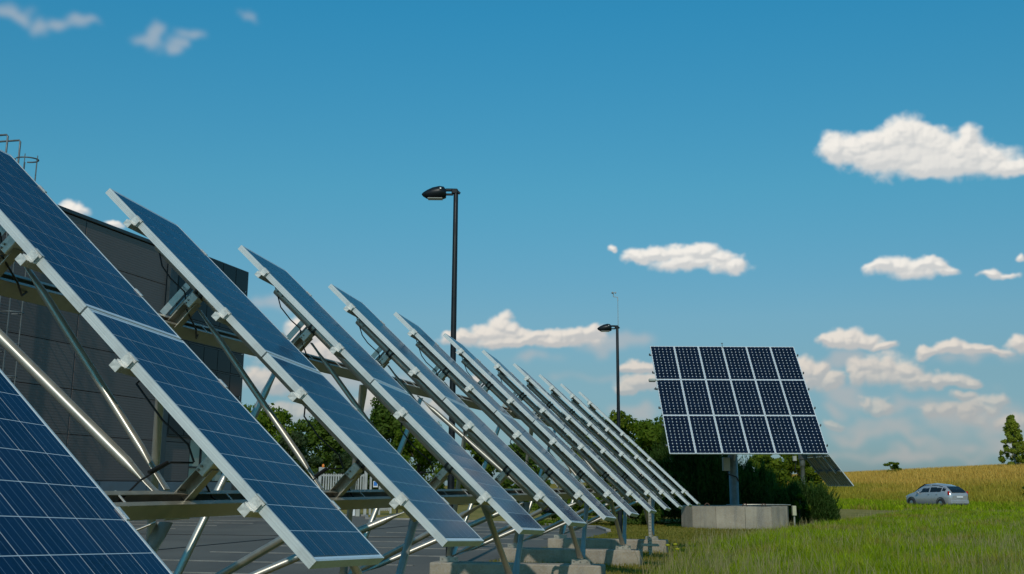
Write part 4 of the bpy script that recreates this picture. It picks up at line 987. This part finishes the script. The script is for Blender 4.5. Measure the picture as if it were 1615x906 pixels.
def pine_bush(label, x, y, W_, D_, H, n=5200, seed=0):
    """low mountain pine: many upright shoots of needles over dark interior sprays"""
    rg = np.random.default_rng(seed); t = thing('pine_bush', label, 'shrub', (x, y, -.03), group='dark pine bushes round the round base')
    tm = MB()
    for i in range(9):
        a = rg.uniform(0, 6.28); r_ = rg.random() ** .5; e = Vector((math.cos(a) * W_ / 2 * r_ * .8, math.sin(a) * D_ / 2 * r_ * .8, H * rg.uniform(.5, .85)))
        tm.path([(rg.uniform(-.15, .15), rg.uniform(-.15, .15), -.03), e * .5 + Vector((0, 0, -.1 * H)), e], [.05, .035, .012], 6)
    tm.obj('trunk', M['bark'], t)
    u, vv = rg.uniform(-1, 1, n), rg.uniform(-1, 1, n); k = u * u + vv * vv < 1; u, vv = u[k], vv[k]; n = len(u)
    dome = np.sqrt(1 - u * u - vv * vv) ** .7 * (1 + .16 * np.sin(u * 7 + seed) * np.cos(vv * 6 + seed * 2) + .10 * np.sin(u * 17 + seed * 3))
    zz = H * dome * (1 - .75 * rg.random(n) ** 2.2)
    base = np.stack([u * W_ / 2, vv * D_ / 2, zz], 1)
    dirv = np.stack([u * .45 + rg.normal(size=n) * .16, vv * .45 + rg.normal(size=n) * .16, np.full(n, 1.0)], 1); dirv /= np.linalg.norm(dirv, axis=1, keepdims=True)
    Ls = rg.uniform(.14, .34, n) * np.where(rg.random(n) < .15, 2.3, 1.0)
    Vs, Fs = [], []
    m_ = 9
    for j in range(m_):
        s_ = (j / (m_ - 1))
        p0 = base + dirv * (Ls * (s_ * .95 - .15))[:, None]
        rd_ = rg.normal(size=(n, 3)); rd_ -= dirv * (rd_ * dirv).sum(1, keepdims=True); rd_ /= np.linalg.norm(rd_, axis=1, keepdims=True)
        nl = .085 * (1.15 - .55 * s_)
        tip = p0 + rd_ * nl + dirv * (.06 + .05 * s_); sd = np.cross(rd_, dirv) * .016
        Vs.append(np.stack([p0 - sd, p0 + sd, tip], 1))
    V = np.concatenate(Vs).reshape(-1, 3); Fq = np.arange(len(V)).reshape(-1, 3)
    link('crown', npmesh('crown', V, Fq, M['needle']), None, t)
    return t
# broadleaf trees beyond the car park
G1 = 'broadleaf trees beyond the car park'
tree('broadleaf_tree', 'round crowned green tree just right of the glass building corner', -16.6, 78, 5.9, 7.0, 'leaf_mid', 9000, .17, .16, 'round', 46, group=G1, seed=1)
tree('broadleaf_tree', 'grey green shrubby tree below the round tree beside the building', -13.2, 72, 4.1, 4.2, 'leaf_grey', 4500, .14, .06, 'round', 24, group=G1, seed=2)
tree('broadleaf_tree', 'dark broad tree above the white sliding gate', -12.3, 82, 6.0, 6.0, 'leaf_dark', 9000, .16, .10, 'round', 42, group=G1, seed=3)
tree('broadleaf_tree', 'tall dark tree with pointed top behind the white gate', -8.6, 84, 7.3, 6.6, 'leaf_dark', 11000, .16, .08, 'cone', 50, group=G1, seed=4)
tree('broadleaf_tree', 'dark green tree right of the pointed one, behind the fifth panels', -5.9, 78, 5.1, 5.2, 'leaf_mid', 8000, .16, .05, 'round', 36, group=G1, seed=5)
tree('broadleaf_tree', 'low yellow green bush in front of the dark trees by the gate', -8.9, 66, 2.9, 4.0, 'leaf_grey', 4000, .13, .05, 'round', 20, group=G1, seed=6)
tree('broadleaf_tree', 'loose green tree just right of the near lamp post', -2.4, 82, 4.7, 4.0, 'leaf_mid', 6000, .15, .05, 'cone', 30, group=G1, seed=7)
tree('broadleaf_tree', 'small dark tree between the two lamp posts', 0.9, 84, 4.0, 4.6, 'leaf_dark', 6000, .15, .05, 'round', 28, group=G1, seed=8)
tree('broadleaf_tree', 'bright green tree directly behind the farther lamp post', 4.6, 54, 4.2, 4.6, 'leaf_yellow', 8000, .13, .05, 'round', 40, group=G1, seed=9)
tree('broadleaf_tree', 'leafy green tree left of the big tracker, behind the dark pines', 6.5, 53, 4.0, 3.6, 'leaf_mid', 7000, .13, .05, 'round', 34, group=G1, seed=10)
tree('broadleaf_tree', 'green tree showing below the right half of the big tracker', 21.0, 88, 4.1, 4.4, 'leaf_yellow', 6000, .17, .22, 'round', 30, group=G1, seed=11, z=0)
tree('broadleaf_tree', 'pale green round bush seen between the pole and the second tracker', 18.2, 86, 3.6, 4.0, 'leaf_yellow', 4500, .17, .08, 'round', 24, group=G1, seed=12, z=0)
pine_bush('tall dark pine thicket at the far end of the panel row', 6.5, 45.0, 3.0, 3.2, 3.05, 7500, 1)
pine_bush('dark pine bush directly behind the left part of the round base', 7.2, 44.0, 3.0, 3.0, 2.45, 6500, 2)
pine_bush('lower dark pine bush right of the tracker pole', 8.75, 44.2, 2.0, 2.8, 1.72, 5000, 3)
pine_bush('wide dark pine bush at the right end of the round base', 10.0, 42.0, 2.2, 2.6, 1.08, 5200, 4)
pine_bush('dark pine bush in front of the thicket by the last panels', 4.9, 42.6, 2.6, 2.4, 1.25, 5000, 5)
tree('leafy_shrub', 'dark leafy shrub at the foot of the pine thicket by the last panels', 3.9, 40.6, 1.25, 2.4, 'leaf_dark', 4000, .07, .02, 'round', 26, seed=13)
tree('leafy_shrub', 'low leafy shrub left of the farther lamp post', 1.6, 41.0, 1.0, 3.2, 'leaf_mid', 4000, .07, .02, 'round', 26, seed=14)
tree('leafy_shrub', 'small bright shrub beside the pine at the right of the round base', 9.55, 40.6, 1.05, .7, 'leaf_yellow', 900, .06, .05, 'round', 10, seed=15)
tree('birch_tree', 'slender light green birch on the hill at the right edge', 62.3, 150, 6.4, 4.6, 'leaf_birch', 13000, .13, .04, 'cone', 120, 'birch_bark', seed=16)
tree('birch_tree', 'second birch half cut off by the right edge of the picture', 65.6, 151, 5.6, 4.2, 'leaf_birch', 11000, .13, .04, 'cone', 110, 'birch_bark', seed=17)
tree('hill_shrub', 'small bush alone on the crest of the golden field', 49.6, 158, 1.5, 2.7, 'leaf_yellow', 700, .2, .15, 'round', 12, seed=18)
tree('roadside_shrub', 'dark shrub at the right edge beside the road', 33.2, 76.6, 2.1, 1.9, 'leaf_dark', 2600, .12, .05, 'round', 20, seed=19)
tree('roadside_shrub', 'small dark shrub on the verge to the right of the car', 40.3, 94, 1.2, 2.0, 'leaf_dark', 1200, .14, .02, 'round', 14, seed=20)
# ------------------------------------------------------------------ grass
def blades(x, y, h, wdt, lean, mat, name, segs=2, z=None, rg=None):
    n = len(x); z = ground_z(x, y) if z is None else z
    a = rg.uniform(0, 2 * np.pi, n); sx, sy = np.cos(a) * wdt / 2, np.sin(a) * wdt / 2
    b = rg.uniform(0, 2 * np.pi, n); lx, ly = np.cos(b) * lean * h, np.sin(b) * lean * h
    P0 = np.stack([x - sx, y - sy, z - .02], 1); P1 = np.stack([x + sx, y + sy, z - .02], 1)
    m0 = np.stack([x - sx * .75 + lx * .35, y - sy * .75 + ly * .35, z + h * .6], 1); m1 = np.stack([x + sx * .75 + lx * .35, y + sy * .75 + ly * .35, z + h * .6], 1)
    tp = np.stack([x + lx, y + ly, z + h * (1 - .3 * lean)], 1)
    V = np.stack([P0, P1, m1, m0, tp], 1).reshape(-1, 3); o_ = np.arange(n)[:, None] * 5
    Fq = np.concatenate([o_ + np.array([[0, 1, 2]]), o_ + np.array([[0, 2, 3]]), o_ + np.array([[3, 2, 4]])], 0)
    return link(name, npmesh(name, V, Fq, M[mat]), None, None, kind='stuff')
rg = np.random.default_rng(11)
def edge_x(y): return 2.6 + (y - 18.4) * .20 + np.maximum(0, y - 28) * .24          # where the mown strip ends
def clump(x, y): return .5 + .5 * np.sin(x * 1.7 + np.sin(y * 1.1) * 2) * np.sin(y * 1.3 + np.sin(x * .9) * 2)
n = 330000
yy = 12.5 + (rg.random(n) ** 1.7) * 64; xx = rg.random(n) * (.47 * yy + 4 - edge_x(yy)) + edge_x(yy) - .5
q = (xx - RC.x) * RN.x + (yy - RC.y) * RN.y
k = (q < -3.2) & (np.hypot(xx - 7.13, yy - 38.95) > 1.7); xx, yy = xx[k], yy[k]; d_ = yy / 20
cl = clump(xx, yy) * .6 + rg.random(len(xx)) * .4; edge = np.clip((xx - edge_x(yy) + .5) / 1.6, .25, 1)
q = (xx - RC.x) * RN.x + (yy - RC.y) * RN.y
blades(xx, yy, (.10 + .36 * cl ** 1.6) * edge * np.clip(.35 + (-q - 3) / 22, .35, 1), .0098 * np.maximum(1, d_) * rg.uniform(.7, 1.4, len(xx)), rg.uniform(.1, .7, len(xx)), 'grass_tall', 'meadow_grass', rg=rg)
n = 26000
yy = 13 + (rg.random(n) ** 1.5) * 60; xx = rg.random(n) * (.47 * yy + 4 - edge_x(yy)) + edge_x(yy) - .3
q = (xx - RC.x) * RN.x + (yy - RC.y) * RN.y; k = (q < -3.2) & (np.hypot(xx - 7.13, yy - 38.95) > 1.7) & (clump(xx * .6 + 3, yy * .6) + .35 * rg.random(n) > .55); xx, yy = xx[k], yy[k]
blades(xx, yy, rg.uniform(.22, .60, len(xx)) * np.clip(1.2 - yy / 90, .4, 1), .0045 * np.maximum(1, yy / 16), rg.uniform(.05, .5, len(xx)), 'stalk', 'seed_stalks', rg=rg)
n = 16000                                               # broad bright blades standing out of the near meadow
yy = 14.5 + (rg.random(n) ** 1.5) * 26; xx = rg.random(n) * (.47 * yy + 3 - edge_x(yy)) + edge_x(yy) - .35
k = (clump(xx * .7 + 1, yy * .8) + .5 * rg.random(n) > .5) & (np.hypot(xx - 7.13, yy - 38.95) > 1.8); xx, yy = xx[k], yy[k]
blades(xx, yy, rg.uniform(.20, .46, len(xx)) * np.clip(1.3 - yy / 45, .45, 1), .013 * np.maximum(1, yy / 22) * rg.uniform(.6, 1.2, len(xx)), rg.uniform(.15, .8, len(xx)), 'grass_bright', 'broad_grass_blades', rg=rg)
n = 7000
yy = 14 + (rg.random(n) ** 1.6) * 24; xx = rg.random(n) * (.47 * yy + 3 - edge_x(yy)) + edge_x(yy) - .5
k = (clump(xx * .5 + 5, yy * .5) + .6 * rg.random(n) > .75) & (np.hypot(xx - 7.13, yy - 38.95) > 1.8); xx, yy = xx[k], yy[k]
blades(xx, yy, rg.uniform(.26, .62, len(xx)) * np.clip(1.3 - yy / 45, .5, 1), .0085 * np.maximum(1, yy / 18), rg.uniform(.05, .45, len(xx)), 'stalk', 'dry_stalks', rg=rg)
n = 150000                                               # short mown strip
yy = 9 + (rg.random(n) ** 1.4) * 34; b_lo = -1.2
xx = rg.random(n) * 9 - 8.2 + edge_x(yy)
bb = (xx - O0.x) * BACK.x + (yy - O0.y) * BACK.y; mm = (xx - O0.x) * ROW.x + (yy - O0.y) * ROW.y
inpl = np.zeros(n, bool)
for kk in PL_LAB: inpl |= (np.abs(mm - (kk - 2) * PITCHROW) < .23) & (np.abs(bb - 1.765) < 1.22)
lot_b = 3.15 + np.clip(mm - 29, 0, 99) * .3
k = (xx < edge_x(yy) + .5) & (bb < lot_b) & ~inpl & (np.hypot(xx - 7.13, yy - 38.95) > 1.7); xx, yy = xx[k], yy[k]
blades(xx, yy, rg.uniform(.025, .075, len(xx)) * (1 + .5 * clump(xx, yy)), .008 * np.maximum(1, yy / 14), rg.uniform(.2, 1.0, len(xx)), 'grass_dry', 'mown_grass', rg=rg)
n = 200000                                              # golden field on the hill
yy = 84 + rg.random(n) ** 1.2 * 105; xx = rg.random(n) * (.50 * yy + 25) - 22
q = (xx - RC.x) * RN.x + (yy - RC.y) * RN.y; k = q > 7 + 4 * clump(xx * .3, yy * .3); xx, yy = xx[k], yy[k]
blades(xx, yy, rg.uniform(.35, .80, len(xx)), .032 * rg.uniform(.6, 1.6, len(xx)), rg.uniform(.1, .6, len(xx)), 'wheat', 'golden_field_grass', rg=rg)
n = 60000                                               # green verges beside the road and grass beyond the lot
s_ = rg.uniform(-30, 60, n); o_ = np.where(rg.random(n) < .6, rg.uniform(3, 11, n), rg.uniform(-9, -3, n)); xx = RC.x + RD.x * s_ + RN.x * o_; yy = RC.y + RD.y * s_ + RN.y * o_
blades(xx, yy, rg.uniform(.15, .5, n), .04 * rg.uniform(.6, 1.5, n), rg.uniform(.1, .7, n), 'grass_tall', 'verge_grass', rg=rg)
# tall yellow flowering weed in front of the far plinths and a leafy weed at the grass edge
def weed(label, x, y, H, nst, mat_l, flower, seed):
    rg_ = random.Random(seed); t = thing('weed', label, 'weed', (x, y, float(ground_z(x, y))))
    for i in range(nst):
        a = rg_.uniform(0, 6.28); e = Vector((math.cos(a) * .16 * H, math.sin(a) * .16 * H, H * rg_.uniform(.7, 1)))
        MB().path([(0, 0, -.02), e * .5 + Vector((0, 0, .08)), e], [.006, .005, .003], 5).obj('stem', M['grass_tall'], t)
        lm = MB()
        for j in range(9):
            p_ = e * (.2 + .75 * j / 9); a2 = rg_.uniform(0, 6.28); d_ = Vector((math.cos(a2), math.sin(a2), .3)) * .11 * H; s2 = Vector((-d_.y, d_.x, 0)) * .25
            lm.add([p_, p_ + d_ * .5 + s2, p_ + d_, p_ + d_ * .5 - s2], [(0, 1, 2, 3)])
        lm.obj('foliage', M[mat_l], t)
        if flower: MB().lathe(e, [(.004, -.02), (.03, -.012), (.036, .004), (.02, .014), (.004, .016)], 9).obj('flower', M['weed_flower'], t)
weed('thin tall weed with pale yellow flower heads in front of the far plinth', 2.42, 18.4, .46, 3, 'grass_tall', True, 1)
weed('leafy green weed at the edge of the tall grass near the bottom', 3.42, 19.3, .42, 7, 'leaf_mid', False, 2)
weed('second leafy weed in the grass at the edge of the mown strip', 3.75, 20.9, .36, 6, 'leaf_mid', False, 3)
